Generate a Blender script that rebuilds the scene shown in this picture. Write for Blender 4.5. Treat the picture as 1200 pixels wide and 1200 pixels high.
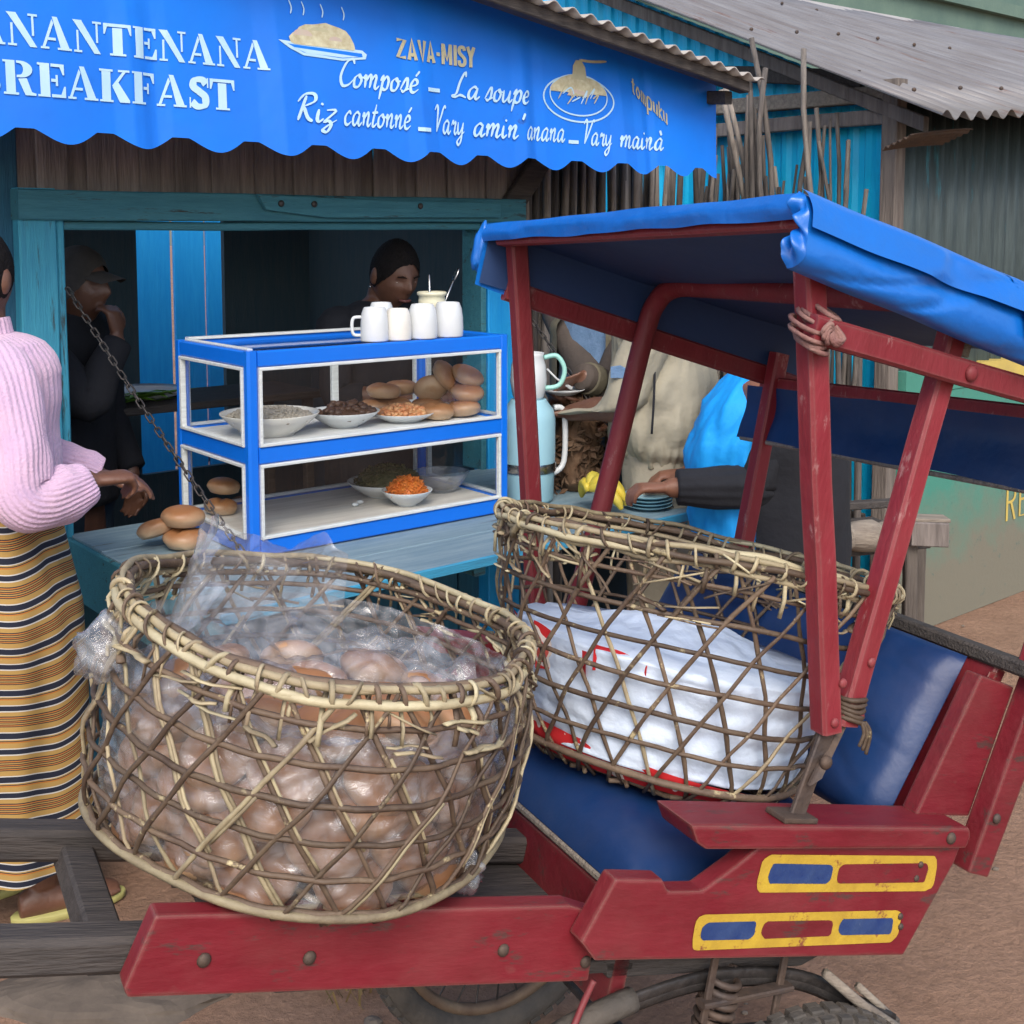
import bpy, bmesh, math, random
from math import sin, cos, pi, radians, exp, sqrt, atan2
from mathutils import Vector, Matrix, noise
random.seed(7)
for o in list(bpy.data.objects): bpy.data.objects.remove(o)
sc = bpy.context.scene
COL = sc.collection
# ---------------------------------------------------------------- camera
cd = bpy.data.cameras.new('camera'); cam = bpy.data.objects.new('camera', cd); COL.objects.link(cam)
cam.location = (0, 0, 1.65)
cam.rotation_euler = (radians(90) - math.atan(125/1400), 0, 0)
cd.sensor_width = 36; cd.lens = 42; cd.shift_y = -200/1200
cd.clip_start = .05; cd.clip_end = 400
sc.camera = cam
# ---------------------------------------------------------------- sky, sun, exposure
SUN_EL, SUN_AZ = radians(44), radians(176)      # azimuth clockwise from +Y
wd = bpy.data.worlds.new('World'); sc.world = wd; wd.use_nodes = True
nt = wd.node_tree
sky = nt.nodes.new('ShaderNodeTexSky'); sky.sky_type = 'NISHITA'; sky.sun_disc = False
sky.sun_elevation = SUN_EL; sky.sun_rotation = SUN_AZ; sky.air_density = 1.0; sky.dust_density = 2.5
bg = nt.nodes['Background']; bg.inputs['Strength'].default_value = .15
nt.links.new(sky.outputs[0], bg.inputs['Color'])
sd = bpy.data.lights.new('sun', 'SUN'); sd.energy = 1.2; sd.angle = radians(28); sd.color = (1, .93, .84)
so = bpy.data.objects.new('sun', sd); COL.objects.link(so)
dirv = Vector((sin(SUN_AZ)*cos(SUN_EL), cos(SUN_AZ)*cos(SUN_EL), sin(SUN_EL)))
so.rotation_euler = dirv.to_track_quat('Z', 'Y').to_euler(); so.location = dirv*30
vs = sc.view_settings; vs.view_transform = 'Standard'; vs.look = 'None'; vs.gamma = 1; vs.use_curve_mapping = False
vs.exposure = .85
sc.render.engine = 'CYCLES'
try: sc.cycles.max_bounces = 10; sc.cycles.transparent_max_bounces = 24
except Exception: pass
# ---------------------------------------------------------------- frames
A = radians(50.1)
FS = Matrix(((sin(A), -cos(A), 0, 0), (cos(A), sin(A), 0, 0), (0, 0, 1, 0), (0, 0, 0, 1)))   # stall: x along front, y into it
def frame(x, y, o):
    z = x.cross(y)
    return Matrix(((x.x, y.x, z.x, o[0]), (x.y, y.y, z.y, o[1]), (x.z, y.z, z.z, o[2]), (0, 0, 0, 1)))
PH, AL = radians(28), radians(14)
FR = frame(Vector((cos(PH)*cos(AL), sin(PH)*cos(AL), -sin(AL))), Vector((-sin(PH), cos(PH), 0)), (.4195, 1.6, .9673))  # rickshaw: x rearward, y across, z up
FW = Matrix.Identity(4)
FR_O = Matrix.Translation((.4195, 1.6, .9673)) @ Matrix.Rotation(PH, 4, 'Z')
# ---------------------------------------------------------------- materials
MATS = {}
def mat(name, c1, c2=None, scale=8, rough=.6, bump=.15, bscale=40, stretch=(1, 1, 1), wear=None, wamt=.35, wscale=9, metal=0, spec=.4, rand=0, detail=6, dist=.002, sheen=0, coat=0, edge=None, dust=0):
    m = bpy.data.materials.new(name); m.use_nodes = True
    N = m.node_tree.nodes; L = m.node_tree.links
    b = N['Principled BSDF']; b.inputs['Roughness'].default_value = rough; b.inputs['Metallic'].default_value = metal
    b.inputs['Specular IOR Level'].default_value = spec
    if coat: b.inputs['Coat Weight'].default_value = coat; b.inputs['Coat Roughness'].default_value = .15
    if sheen: b.inputs['Sheen Weight'].default_value = sheen
    c2 = c2 or tuple(x*.7 for x in c1)
    tc = N.new('ShaderNodeTexCoord'); mp = N.new('ShaderNodeMapping'); mp.inputs['Scale'].default_value = stretch
    L.new(tc.outputs['Object'], mp.inputs['Vector'])
    oi = N.new('ShaderNodeObjectInfo'); ad = N.new('ShaderNodeVectorMath'); ad.operation = 'SCALE'
    ad.inputs[0].default_value = (17, 11, 13); L.new(oi.outputs['Random'], ad.inputs['Scale'])
    ad2 = N.new('ShaderNodeVectorMath'); ad2.operation = 'ADD'; L.new(mp.outputs[0], ad2.inputs[0]); L.new(ad.outputs[0], ad2.inputs[1])
    n1 = N.new('ShaderNodeTexNoise'); n1.inputs['Scale'].default_value = scale; n1.inputs['Detail'].default_value = detail; n1.inputs['Roughness'].default_value = .62
    L.new(ad2.outputs[0], n1.inputs['Vector'])
    mr = N.new('ShaderNodeMapRange'); mr.inputs['From Min'].default_value = .33; mr.inputs['From Max'].default_value = .67; L.new(n1.outputs[0], mr.inputs['Value'])
    mx = N.new('ShaderNodeMix'); mx.data_type = 'RGBA'; mx.inputs[6].default_value = (*c1, 1); mx.inputs[7].default_value = (*c2, 1)
    L.new(mr.outputs[0], mx.inputs[0]); out = mx.outputs[2]
    if wear:
        n2 = N.new('ShaderNodeTexNoise'); n2.inputs['Scale'].default_value = wscale; n2.inputs['Detail'].default_value = 9; n2.inputs['Roughness'].default_value = .72
        L.new(ad2.outputs[0], n2.inputs['Vector'])
        r2 = N.new('ShaderNodeMapRange'); r2.inputs['From Min'].default_value = .72-wamt*.35; r2.inputs['From Max'].default_value = .78-wamt*.35; L.new(n2.outputs[0], r2.inputs['Value'])
        m2 = N.new('ShaderNodeMix'); m2.data_type = 'RGBA'; m2.inputs[7].default_value = (*wear, 1); L.new(r2.outputs[0], m2.inputs[0]); L.new(out, m2.inputs[6]); out = m2.outputs[2]
    if dust:
        n4 = N.new('ShaderNodeTexNoise'); n4.inputs['Scale'].default_value = 3.5; n4.inputs['Detail'].default_value = 8; n4.inputs['Roughness'].default_value = .7; L.new(tc.outputs['Object'], n4.inputs['Vector'])
        r4 = N.new('ShaderNodeMapRange'); r4.inputs['From Min'].default_value = .42; r4.inputs['From Max'].default_value = .72; r4.inputs['To Max'].default_value = dust; L.new(n4.outputs[0], r4.inputs['Value'])
        m4 = N.new('ShaderNodeMix'); m4.data_type = 'RGBA'; m4.inputs[7].default_value = (.27, .19, .15, 1); L.new(r4.outputs[0], m4.inputs[0]); L.new(out, m4.inputs[6]); out = m4.outputs[2]
    if edge:
        bv = N.new('ShaderNodeBevel'); bv.samples = 2; bv.inputs['Radius'].default_value = .007; ge = N.new('ShaderNodeNewGeometry')
        dp = N.new('ShaderNodeVectorMath'); dp.operation = 'DOT_PRODUCT'; L.new(bv.outputs[0], dp.inputs[0]); L.new(ge.outputs['Normal'], dp.inputs[1])
        n5 = N.new('ShaderNodeTexNoise'); n5.inputs['Scale'].default_value = 28; n5.inputs['Detail'].default_value = 6; L.new(tc.outputs['Object'], n5.inputs['Vector'])
        sb = N.new('ShaderNodeMath'); sb.operation = 'MULTIPLY_ADD'; sb.inputs[1].default_value = .22; L.new(n5.outputs[0], sb.inputs[0]); L.new(dp.outputs['Value'], sb.inputs[2])
        r5 = N.new('ShaderNodeMapRange'); r5.inputs['From Min'].default_value = 1.07; r5.inputs['From Max'].default_value = 1.0; r5.inputs['To Max'].default_value = .85; L.new(sb.outputs[0], r5.inputs['Value'])
        m5 = N.new('ShaderNodeMix'); m5.data_type = 'RGBA'; m5.inputs[7].default_value = (*edge, 1); L.new(r5.outputs[0], m5.inputs[0]); L.new(out, m5.inputs[6]); out = m5.outputs[2]
    if rand:
        hs = N.new('ShaderNodeHueSaturation'); mm = N.new('ShaderNodeMapRange'); mm.inputs['To Min'].default_value = 1-rand; mm.inputs['To Max'].default_value = 1+rand
        L.new(oi.outputs['Random'], mm.inputs['Value']); L.new(mm.outputs[0], hs.inputs['Value']); L.new(out, hs.inputs['Color']); out = hs.outputs[0]
    L.new(out, b.inputs['Base Color'])
    rr = N.new('ShaderNodeMapRange'); rr.inputs['To Min'].default_value = max(.04, rough-.1); rr.inputs['To Max'].default_value = min(1, rough+.12)
    L.new(n1.outputs[0], rr.inputs['Value']); L.new(rr.outputs[0], b.inputs['Roughness'])
    if bump:
        n3 = N.new('ShaderNodeTexNoise'); n3.inputs['Scale'].default_value = bscale; n3.inputs['Detail'].default_value = 5; L.new(ad2.outputs[0], n3.inputs['Vector'])
        bp = N.new('ShaderNodeBump'); bp.inputs['Strength'].default_value = bump; bp.inputs['Distance'].default_value = dist*5
        L.new(n3.outputs[0], bp.inputs['Height']); L.new(bp.outputs[0], b.inputs['Normal'])
    MATS[name] = m
    return m
WX, WY, WZ = (1.5, 14, 14), (14, 1.5, 14), (14, 14, 1.2)
mat('red_paint', (.135, .0065, .0135), (.175, .011, .020), 5, .52, .14, 22, (1.5, 5, 5), wear=(.075, .03, .028), wamt=.42, wscale=6, rand=.12, edge=(.19, .105, .085), dust=.12)
mat('red_post', (.165, .0095, .017), (.21, .017, .027), 7, .55, .2, 40, (3, 3, 1), wear=(.28, .12, .12), wamt=.33, wscale=11, rand=.15, edge=(.20, .08, .075), dust=.08)
mat('yellow_paint', (.52, .35, .035), (.40, .25, .03), 20, .6, .2, 60, wear=(.20, .06, .03), wamt=.42, wscale=26)
mat('navy_paint', (.012, .035, .14), (.03, .06, .16), 30, .55, .2, 60, wear=(.14, .16, .24), wamt=.22, wscale=25)
mat('tarp', (.002, .135, .53), (.003, .11, .45), 4, .36, .3, 14, (1, 1, 1), wear=(.02, .05, .14), wamt=.12, wscale=7, spec=.6, dist=.004)
mat('lining', (.016, .042, .125), (.02, .05, .14), 5, .6, .2, 14)  # dark navy for the canopy underside, its shade put into the colour
mat('vinyl', (.004, .034, .13), (.004, .027, .105), 5, .42, .3, 10, spec=.4, dist=.003, wear=(.03, .07, .16), wamt=.2, wscale=12, dust=.08)
mat('grey_wood', (.075, .064, .058), (.04, .035, .033), 6, .8, .5, 18, WX)
mat('grey_wood_z', (.17, .145, .125), (.085, .07, .062), 3, .85, .6, 9, WZ, rand=.3)
mat('pale_wood', (.30, .26, .21), (.17, .14, .115), 4, .85, .5, 14, WX)
mat('rust_metal', (.07, .055, .05), (.11, .075, .055), 18, .65, .4, 50, metal=.4)
mat('iron', (.05, .047, .047), (.09, .08, .075), 30, .5, .3, 60, metal=.7)
mat('rubber', (.055, .05, .045), (.10, .085, .07), 12, .8, .4, 60)
mat('rim_metal', (.24, .17, .11), (.15, .10, .07), 14, .6, .3, 60, metal=.5)
mat('stall_blue', (.035, .25, .38), (.05, .32, .44), 5, .6, .35, 20, WZ, wear=(.035, .06, .065), wamt=.38, wscale=2.2, rand=.12)
mat('stall_beam', (.03, .15, .20), (.05, .2, .25), 5, .65, .35, 20, WX, wear=(.03, .035, .035), wamt=.38, wscale=2.5, rand=.1)
mat('bright_board', (.01, .30, .75), (.02, .36, .80), 5, .55, .2, 20, WZ, wear=(.03, .12, .22), wamt=.15)
mat('counter', (.21, .29, .33), (.13, .21, .26), 3, .65, .3, 16, WX, wear=(.09, .085, .08), wamt=.34, wscale=1.6, rand=.12)
mat('counter_edge', (.04, .32, .52), (.05, .26, .42), 6, .6, .2, 20, WX)
mat('deep_blue', (.015, .09, .16), (.025, .13, .21), 5, .7, .3, 20, WZ, rand=.15)
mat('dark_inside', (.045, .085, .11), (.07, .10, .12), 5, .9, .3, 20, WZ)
mat('brown_board', (.26, .225, .205), (.14, .12, .11), 3.2, .85, .6, 9, WZ, rand=.22)
mat('banner', (.003, .185, .80), (.012, .15, .66), 2.2, .5, .2, 3, (1, 1, 1), spec=.35, dist=.01, wear=(.02, .10, .42), wamt=.14, wscale=4)
mat('banner_white', (.48, .68, .80), (.38, .60, .76), 9, .55, 0)
mat('banner_gold', (.50, .47, .30), (.42, .40, .27), 30, .6, 0)
mat('banner_cream', (.62, .60, .42), (.42, .36, .22), 40, .6, 0)
mat('banner_pink', (.52, .40, .36), (.5, .45, .36), 60, .6, 0)
mat('tin', (.27, .265, .265), (.17, .155, .15), 3, .55, .25, 12, (9, .7, .7), wear=(.17, .105, .085), wamt=.34, wscale=2.0, metal=.3)
mat('tin_edge', (.42, .40, .36), (.34, .31, .28), 8, .55, .2, 20, metal=.1)
mat('cyan_tin', (.003, .54, .90), (.006, .49, .86), 4, .45, .15, 20, WZ, wear=(.05, .18, .26), wamt=.12)
mat('grey_tin', (.075, .105, .11), (.04, .058, .062), 3, .6, .3, 14, WZ, wear=(.05, .16, .19), wamt=.30, wscale=1.5, metal=.15)
mat('stick', (.27, .24, .21), (.12, .105, .095), 5, .85, .5, 20, WZ, rand=.4)
mat('dark_stick', (.12, .105, .095), (.055, .05, .047), 5, .85, .5, 20, WZ, rand=.35)
mat('plaster_green', (.13, .20, .16), (.09, .15, .13), 2, .9, .3, 20)
mat('yellow_wall', (.55, .42, .10), (.45, .34, .1), 6, .8, .2, 20)
mat('cane', (.40, .34, .21), (.19, .145, .095), 12, .6, .35, 60, rand=.3)
mat('cane_bark', (.075, .048, .034), (.135, .095, .062), 14, .6, .4, 60, rand=.35, wear=(.42, .35, .20), wamt=.36, wscale=22)
mat('cane_rim', (.48, .43, .28), (.30, .25, .155), 12, .5, .25, 60, rand=.15)
mat('bun', (.50, .22, .07), (.30, .10, .025), 9, .5, .2, 40, rand=.15)
mat('bun_pale', (.66, .48, .27), (.55, .36, .18), 12, .65, .25, 40, rand=.1)
mat('cloth_white', (.66, .76, .91), (.58, .69, .86), 5, .85, .3, 30, dist=.004)
mat('white_gloss', (.62, .65, .66), (.55, .58, .60), 6, .22, 0, 10, spec=.5)
mat('enamel', (.72, .71, .66), (.62, .60, .55), 9, .25, .0)
mat('jar_cream', (.62, .60, .45), (.55, .52, .38), 9, .3, 0)
mat('trim_white', (.62, .66, .66), (.48, .51, .51), 10, .5, .15, 40, WX, wear=(.2, .2, .2), wamt=.2)
mat('cabinet_blue', (.003, .15, .70), (.003, .135, .64), 5, .3, .12, 20, spec=.5, wear=(.02, .06, .2), wamt=.12)
mat('cabinet_shelf', (.72, .73, .72), (.58, .58, .57), 5, .6, .15, 20, WX)
mat('cabinet_base', (.66, .62, .56), (.50, .46, .41), 3, .6, .15, 20, WX)
mat('steel', (.45, .45, .45), (.35, .35, .35), 20, .25, 0, metal=1)
mat('grain', (.30, .27, .22), (.40, .36, .30), 60, .7, .2, 60)
mat('meat', (.055, .03, .022), (.10, .05, .03), 40, .45, .3, 60)
mat('tomato_mix', (.50, .16, .06), (.58, .34, .16), 50, .45, .2, 60)
mat('carrot', (.62, .13, .012), (.52, .17, .02), 60, .5, .1, 60)
mat('greens', (.05, .065, .02), (.13, .12, .06), 60, .6, .2, 60)
mat('leaf_green', (.16, .32, .03), (.10, .22, .03), 20, .5, .2, 40)
mat('banana', (.60, .45, .04), (.42, .36, .05), 16, .5, .1, 30, wear=(.10, .06, .02), wamt=.25, wscale=20)
mat('dry_leaf', (.12, .06, .03), (.24, .15, .09), 20, .8, .3, 40, rand=.4)
mat('mint', (.32, .62, .55), (.28, .56, .5), 8, .4, 0)
mat('pale_blue_plastic', (.27, .48, .58), (.30, .52, .60), 5, .35, .05, 10)
mat('skin', (.15, .070, .044), (.12, .055, .034), 12, .45, .15, 90, spec=.5)
mat('skin_light', (.22, .10, .06), (.18, .08, .05), 12, .5, .15, 90)
mat('hair', (.006, .005, .005), (.011, .009, .009), 60, .75, .5, 120, spec=.15)
mat('eye_white', (.45, .42, .4), (.4, .36, .34), 10, .3, 0)
mat('eye_dark', (.01, .008, .007), (.015, .01, .01), 10, .2, 0)
mat('lip', (.13, .045, .04), (.10, .035, .03), 20, .4, 0)
mat('pink_knit', (.60, .41, .53), (.52, .36, .52), 10, .95, .4, 160, sheen=.3)
mat('olive_cloth', (.16, .14, .095), (.11, .10, .07), 9, .9, .3, 60)
mat('brown_cloth', (.085, .068, .058), (.06, .05, .045), 9, .9, .3, 60)
mat('denim', (.14, .23, .38), (.10, .18, .30), 30, .9, .3, 120)
mat('khaki', (.36, .33, .25), (.28, .26, .195), 4, .85, .35, 18, dist=.004)
mat('khaki_trouser', (.31, .28, .215), (.25, .23, .18), 4, .9, .35, 18, dist=.004)
mat('black_cloth', (.010, .011, .015), (.016, .017, .022), 9, .9, .35, 40)
mat('blue_shirt', (.004, .32, .82), (.006, .28, .74), 4, .7, .3, 14, dist=.004)
mat('dark_jeans', (.012, .028, .045), (.02, .04, .06), 9, .9, .3, 60)
mat('cap_cloth', (.07, .06, .055), (.05, .045, .04), 12, .9, .3, 60)
mat('sandal', (.45, .42, .14), (.36, .33, .12), 12, .6, .2, 40)
mat('rope', (.16, .07, .065), (.24, .14, .12), 30, .85, .5, 90, rand=.3)
mat('stone', (.17, .135, .105), (.10, .08, .065), 8, .9, .5, 20, rand=.3)
mat('dry_grass', (.32, .22, .09), (.22, .15, .06), 10, .9, .2, 40, rand=.3)
mat('leaf_tree', (.05, .10, .02), (.10, .14, .03), 10, .6, .2, 40)
mat('purple_cloth', (.10, .03, .16), (.06, .02, .12), 10, .9, .2, 40)
def special_mats():
    # glass panes
    m = bpy.data.materials.new('glass'); m.use_nodes = True; N = m.node_tree.nodes; L = m.node_tree.links; N.clear()
    o = N.new('ShaderNodeOutputMaterial'); t = N.new('ShaderNodeBsdfTransparent'); g = N.new('ShaderNodeBsdfGlossy'); x = N.new('ShaderNodeMixShader')
    t.inputs[0].default_value = (.95, .97, .97, 1); g.inputs['Roughness'].default_value = .04
    lw = N.new('ShaderNodeLayerWeight'); lw.inputs['Blend'].default_value = .5; pw_ = N.new('ShaderNodeMath'); pw_.operation = 'POWER'; pw_.inputs[1].default_value = 4; L.new(lw.outputs['Facing'], pw_.inputs[0])
    fr = N.new('ShaderNodeMath'); fr.operation = 'MULTIPLY_ADD'; fr.inputs[1].default_value = .7; fr.inputs[2].default_value = .05; L.new(pw_.outputs[0], fr.inputs[0])
    L.new(fr.outputs[0], x.inputs[0]); L.new(t.outputs[0], x.inputs[1]); L.new(g.outputs[0], x.inputs[2]); L.new(x.outputs[0], o.inputs[0]); MATS['glass'] = m
    # thin clear polythene
    m = bpy.data.materials.new('polythene'); m.use_nodes = True; N = m.node_tree.nodes; L = m.node_tree.links; N.clear()
    o = N.new('ShaderNodeOutputMaterial'); t = N.new('ShaderNodeBsdfTransparent'); g = N.new('ShaderNodeBsdfGlossy'); d = N.new('ShaderNodeBsdfDiffuse')
    t.inputs[0].default_value = (.95, .955, .965, 1); g.inputs['Roughness'].default_value = .10; d.inputs[0].default_value = (.78, .80, .84, 1)
    tc = N.new('ShaderNodeTexCoord'); n = N.new('ShaderNodeTexNoise'); n.inputs['Scale'].default_value = 19; n.inputs['Detail'].default_value = 7; n.inputs['Roughness'].default_value = .6; n.inputs['Distortion'].default_value = 1.6
    L.new(tc.outputs['Object'], n.inputs['Vector'])
    bp = N.new('ShaderNodeBump'); bp.inputs['Strength'].default_value = .6; bp.inputs['Distance'].default_value = .012; L.new(n.outputs[0], bp.inputs['Height']); L.new(bp.outputs[0], g.inputs['Normal'])
    x1 = N.new('ShaderNodeMixShader'); x2 = N.new('ShaderNodeMixShader')
    mr = N.new('ShaderNodeMapRange'); mr.inputs['From Min'].default_value = .35; mr.inputs['From Max'].default_value = .75; mr.inputs['To Min'].default_value = .03; mr.inputs['To Max'].default_value = .32
    L.new(n.outputs[0], mr.inputs['Value']); L.new(mr.outputs[0], x1.inputs[0]); L.new(t.outputs[0], x1.inputs[1]); L.new(d.outputs[0], x1.inputs[2])
    lw = N.new('ShaderNodeLayerWeight'); lw.inputs['Blend'].default_value = .5; L.new(bp.outputs[0], lw.inputs['Normal']); fr = N.new('ShaderNodeMath'); fr.operation = 'POWER'; fr.inputs[1].default_value = 3; L.new(lw.outputs['Facing'], fr.inputs[0])
    fa = N.new('ShaderNodeMath'); fa.operation = 'MULTIPLY_ADD'; fa.inputs[1].default_value = .75; fa.inputs[2].default_value = .10; L.new(fr.outputs[0], fa.inputs[0])
    L.new(fa.outputs[0], x2.inputs[0]); L.new(x1.outputs[0], x2.inputs[1]); L.new(g.outputs[0], x2.inputs[2]); L.new(x2.outputs[0], o.inputs[0]); MATS['polythene'] = m
    # striped wrap skirt: woven bands by height
    m = bpy.data.materials.new('striped_skirt'); m.use_nodes = True; N = m.node_tree.nodes; L = m.node_tree.links
    b = N['Principled BSDF']; b.inputs['Roughness'].default_value = .9
    uv = N.new('ShaderNodeUVMap'); sp = N.new('ShaderNodeSeparateXYZ'); L.new(uv.outputs[0], sp.inputs[0])
    ml = N.new('ShaderNodeMath'); ml.operation = 'MULTIPLY'; ml.inputs[1].default_value = 1/.105; L.new(sp.outputs[1], ml.inputs[0])
    fc = N.new('ShaderNodeMath'); fc.operation = 'FRACT'; L.new(ml.outputs[0], fc.inputs[0])
    cr = N.new('ShaderNodeValToRGB'); cr.color_ramp.interpolation = 'CONSTANT'; L.new(fc.outputs[0], cr.inputs[0])
    navy, och, wht, org = (.008, .011, .026, 1), (.36, .225, .065, 1), (.50, .49, .47, 1), (.40, .15, .025, 1)
    seq = [(0, navy), (.13, wht), (.155, och), (.27, navy), (.29, org), (.315, navy), (.335, och), (.36, navy), (.38, org), (.405, navy), (.425, och), (.45, navy), (.47, org), (.50, navy), (.52, och), (.62, wht), (.645, navy), (.76, wht), (.785, och), (.90, org), (.93, navy), (.95, och), (.98, wht)]
    e = cr.color_ramp.elements; e[0].color = navy; e[1].position = seq[1][0]; e[1].color = seq[1][1]
    for p_, c_ in seq[2:]: k = e.new(p_); k.color = c_
    L.new(cr.outputs[0], b.inputs['Base Color'])
    n = N.new('ShaderNodeTexNoise'); n.inputs['Scale'].default_value = 220; bp = N.new('ShaderNodeBump'); bp.inputs['Strength'].default_value = .3; bp.inputs['Distance'].default_value = .002
    L.new(n.outputs[0], bp.inputs['Height']); L.new(bp.outputs[0], b.inputs['Normal']); MATS['striped_skirt'] = m
    # red and white checked cloth
    m = bpy.data.materials.new('red_check'); m.use_nodes = True; N = m.node_tree.nodes; L = m.node_tree.links
    b = N['Principled BSDF']; b.inputs['Roughness'].default_value = .85
    tc = N.new('ShaderNodeTexCoord'); n = N.new('ShaderNodeTexNoise'); n.inputs['Scale'].default_value = 15; L.new(tc.outputs['Object'], n.inputs['Vector'])
    cr = N.new('ShaderNodeValToRGB'); cr.color_ramp.interpolation = 'CONSTANT'; L.new(n.outputs[0], cr.inputs[0])
    e = cr.color_ramp.elements; e[0].color = (.55, .015, .02, 1); e[1].position = .56; e[1].color = (.70, .62, .58, 1); k = e.new(.62); k.color = (.60, .10, .08, 1)
    L.new(cr.outputs[0], b.inputs['Base Color']); MATS['red_check'] = m
    # earth ground
    m = bpy.data.materials.new('earth'); m.use_nodes = True; N = m.node_tree.nodes; L = m.node_tree.links
    b = N['Principled BSDF']; b.inputs['Roughness'].default_value = .95; b.inputs['Specular IOR Level'].default_value = .2
    tc = N.new('ShaderNodeTexCoord')
    n1 = N.new('ShaderNodeTexNoise'); n1.inputs['Scale'].default_value = 1.6; n1.inputs['Detail'].default_value = 8; n1.inputs['Roughness'].default_value = .65; L.new(tc.outputs['Object'], n1.inputs['Vector'])
    cr = N.new('ShaderNodeValToRGB'); L.new(n1.outputs[0], cr.inputs[0]); e = cr.color_ramp.elements
    e[0].position = .3; e[0].color = (.20, .115, .075, 1); e[1].position = .72; e[1].color = (.385, .24, .162, 1)
    n2 = N.new('ShaderNodeTexNoise'); n2.inputs['Scale'].default_value = 45; n2.inputs['Detail'].default_value = 8; n2.inputs['Roughness'].default_value = .7; L.new(tc.outputs['Object'], n2.inputs['Vector'])
    mr = N.new('ShaderNodeMapRange'); mr.inputs['From Min'].default_value = .35; mr.inputs['From Max'].default_value = .65; mr.inputs['To Min'].default_value = .82; mr.inputs['To Max'].default_value = 1.08; L.new(n2.outputs[0], mr.inputs['Value'])
    mx = N.new('ShaderNodeVectorMath'); mx.operation = 'SCALE'; L.new(cr.outputs[0], mx.inputs[0]); L.new(mr.outputs[0], mx.inputs['Scale']); L.new(mx.outputs[0], b.inputs['Base Color'])
    ma = N.new('ShaderNodeMath'); ma.operation = 'ADD'; L.new(n1.outputs[0], ma.inputs[0]); L.new(n2.outputs[0], ma.inputs[1])
    bp = N.new('ShaderNodeBump'); bp.inputs['Strength'].default_value = .75; bp.inputs['Distance'].default_value = .02; L.new(ma.outputs[0], bp.inputs['Height']); L.new(bp.outputs[0], b.inputs['Normal']); MATS['earth'] = m
    # painted teal wall with mud splash near its foot
    m = bpy.data.materials.new('teal_wall'); m.use_nodes = True; N = m.node_tree.nodes; L = m.node_tree.links
    b = N['Principled BSDF']; b.inputs['Roughness'].default_value = .8
    tc = N.new('ShaderNodeTexCoord'); sp = N.new('ShaderNodeSeparateXYZ'); L.new(tc.outputs['Object'], sp.inputs[0])
    n1 = N.new('ShaderNodeTexNoise'); n1.inputs['Scale'].default_value = 5; n1.inputs['Detail'].default_value = 9; n1.inputs['Roughness'].default_value = .7; L.new(tc.outputs['Object'], n1.inputs['Vector'])
    ma = N.new('ShaderNodeMath'); ma.operation = 'MULTIPLY_ADD'; ma.inputs[1].default_value = -.55; L.new(n1.outputs[0], ma.inputs[0]); L.new(sp.outputs[2], ma.inputs[2])
    cr = N.new('ShaderNodeValToRGB'); L.new(ma.outputs[0], cr.inputs[0]); e = cr.color_ramp.elements
    e[0].position = .0; e[0].color = (.17, .16, .12, 1); e[1].position = .34; e[1].color = (.052, .225, .17, 1)
    n2 = N.new('ShaderNodeTexNoise'); n2.inputs['Scale'].default_value = 14; n2.inputs['Detail'].default_value = 9; n2.inputs['Roughness'].default_value = .75; L.new(tc.outputs['Object'], n2.inputs['Vector'])
    r2 = N.new('ShaderNodeMapRange'); r2.inputs['From Min'].default_value = .60; r2.inputs['From Max'].default_value = .68; L.new(n2.outputs[0], r2.inputs['Value'])
    mx = N.new('ShaderNodeMix'); mx.data_type = 'RGBA'; mx.inputs[7].default_value = (.07, .13, .11, 1); L.new(r2.outputs[0], mx.inputs[0]); L.new(cr.outputs[0], mx.inputs[6])
    L.new(mx.outputs[2], b.inputs['Base Color']); bp = N.new('ShaderNodeBump'); bp.inputs['Strength'].default_value = .4; bp.inputs['Distance'].default_value = .01; L.new(n2.outputs[0], bp.inputs['Height']); L.new(bp.outputs[0], b.inputs['Normal']); MATS['teal_wall'] = m
    # baked bun: dark crust on top, pale at the sides (local height)
    for nm, hi, lo in (('bun_top', (.30, .135, .055), (.54, .39, .25)),):
        m = bpy.data.materials.new(nm); m.use_nodes = True; N = m.node_tree.nodes; L = m.node_tree.links
        b = N['Principled BSDF']; b.inputs['Roughness'].default_value = .45
        tc = N.new('ShaderNodeTexCoord'); sp = N.new('ShaderNodeSeparateXYZ'); L.new(tc.outputs['Object'], sp.inputs[0])
        n1 = N.new('ShaderNodeTexNoise'); n1.inputs['Scale'].default_value = 22; n1.inputs['Detail'].default_value = 6; oi = N.new('ShaderNodeObjectInfo')
        va = N.new('ShaderNodeVectorMath'); va.operation = 'ADD'; L.new(tc.outputs['Object'], va.inputs[0]); L.new(oi.outputs['Location'], va.inputs[1]); L.new(va.outputs[0], n1.inputs['Vector'])
        ma = N.new('ShaderNodeMath'); ma.operation = 'MULTIPLY_ADD'; ma.inputs[1].default_value = .035; L.new(n1.outputs[0], ma.inputs[0]); L.new(sp.outputs[2], ma.inputs[2])
        cr = N.new('ShaderNodeValToRGB'); e = cr.color_ramp.elements
        mr = N.new('ShaderNodeMapRange'); mr.inputs['From Min'].default_value = .0; mr.inputs['From Max'].default_value = .075; L.new(ma.outputs[0], mr.inputs['Value']); L.new(mr.outputs[0], cr.inputs[0])
        e[0].position = .3; e[0].color = (*lo, 1); e[1].position = .75; e[1].color = (*hi, 1); k = e.new(.05); k.color = (.38, .17, .05, 1)
        L.new(cr.outputs[0], b.inputs['Base Color']); MATS[nm] = m
special_mats()
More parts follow.
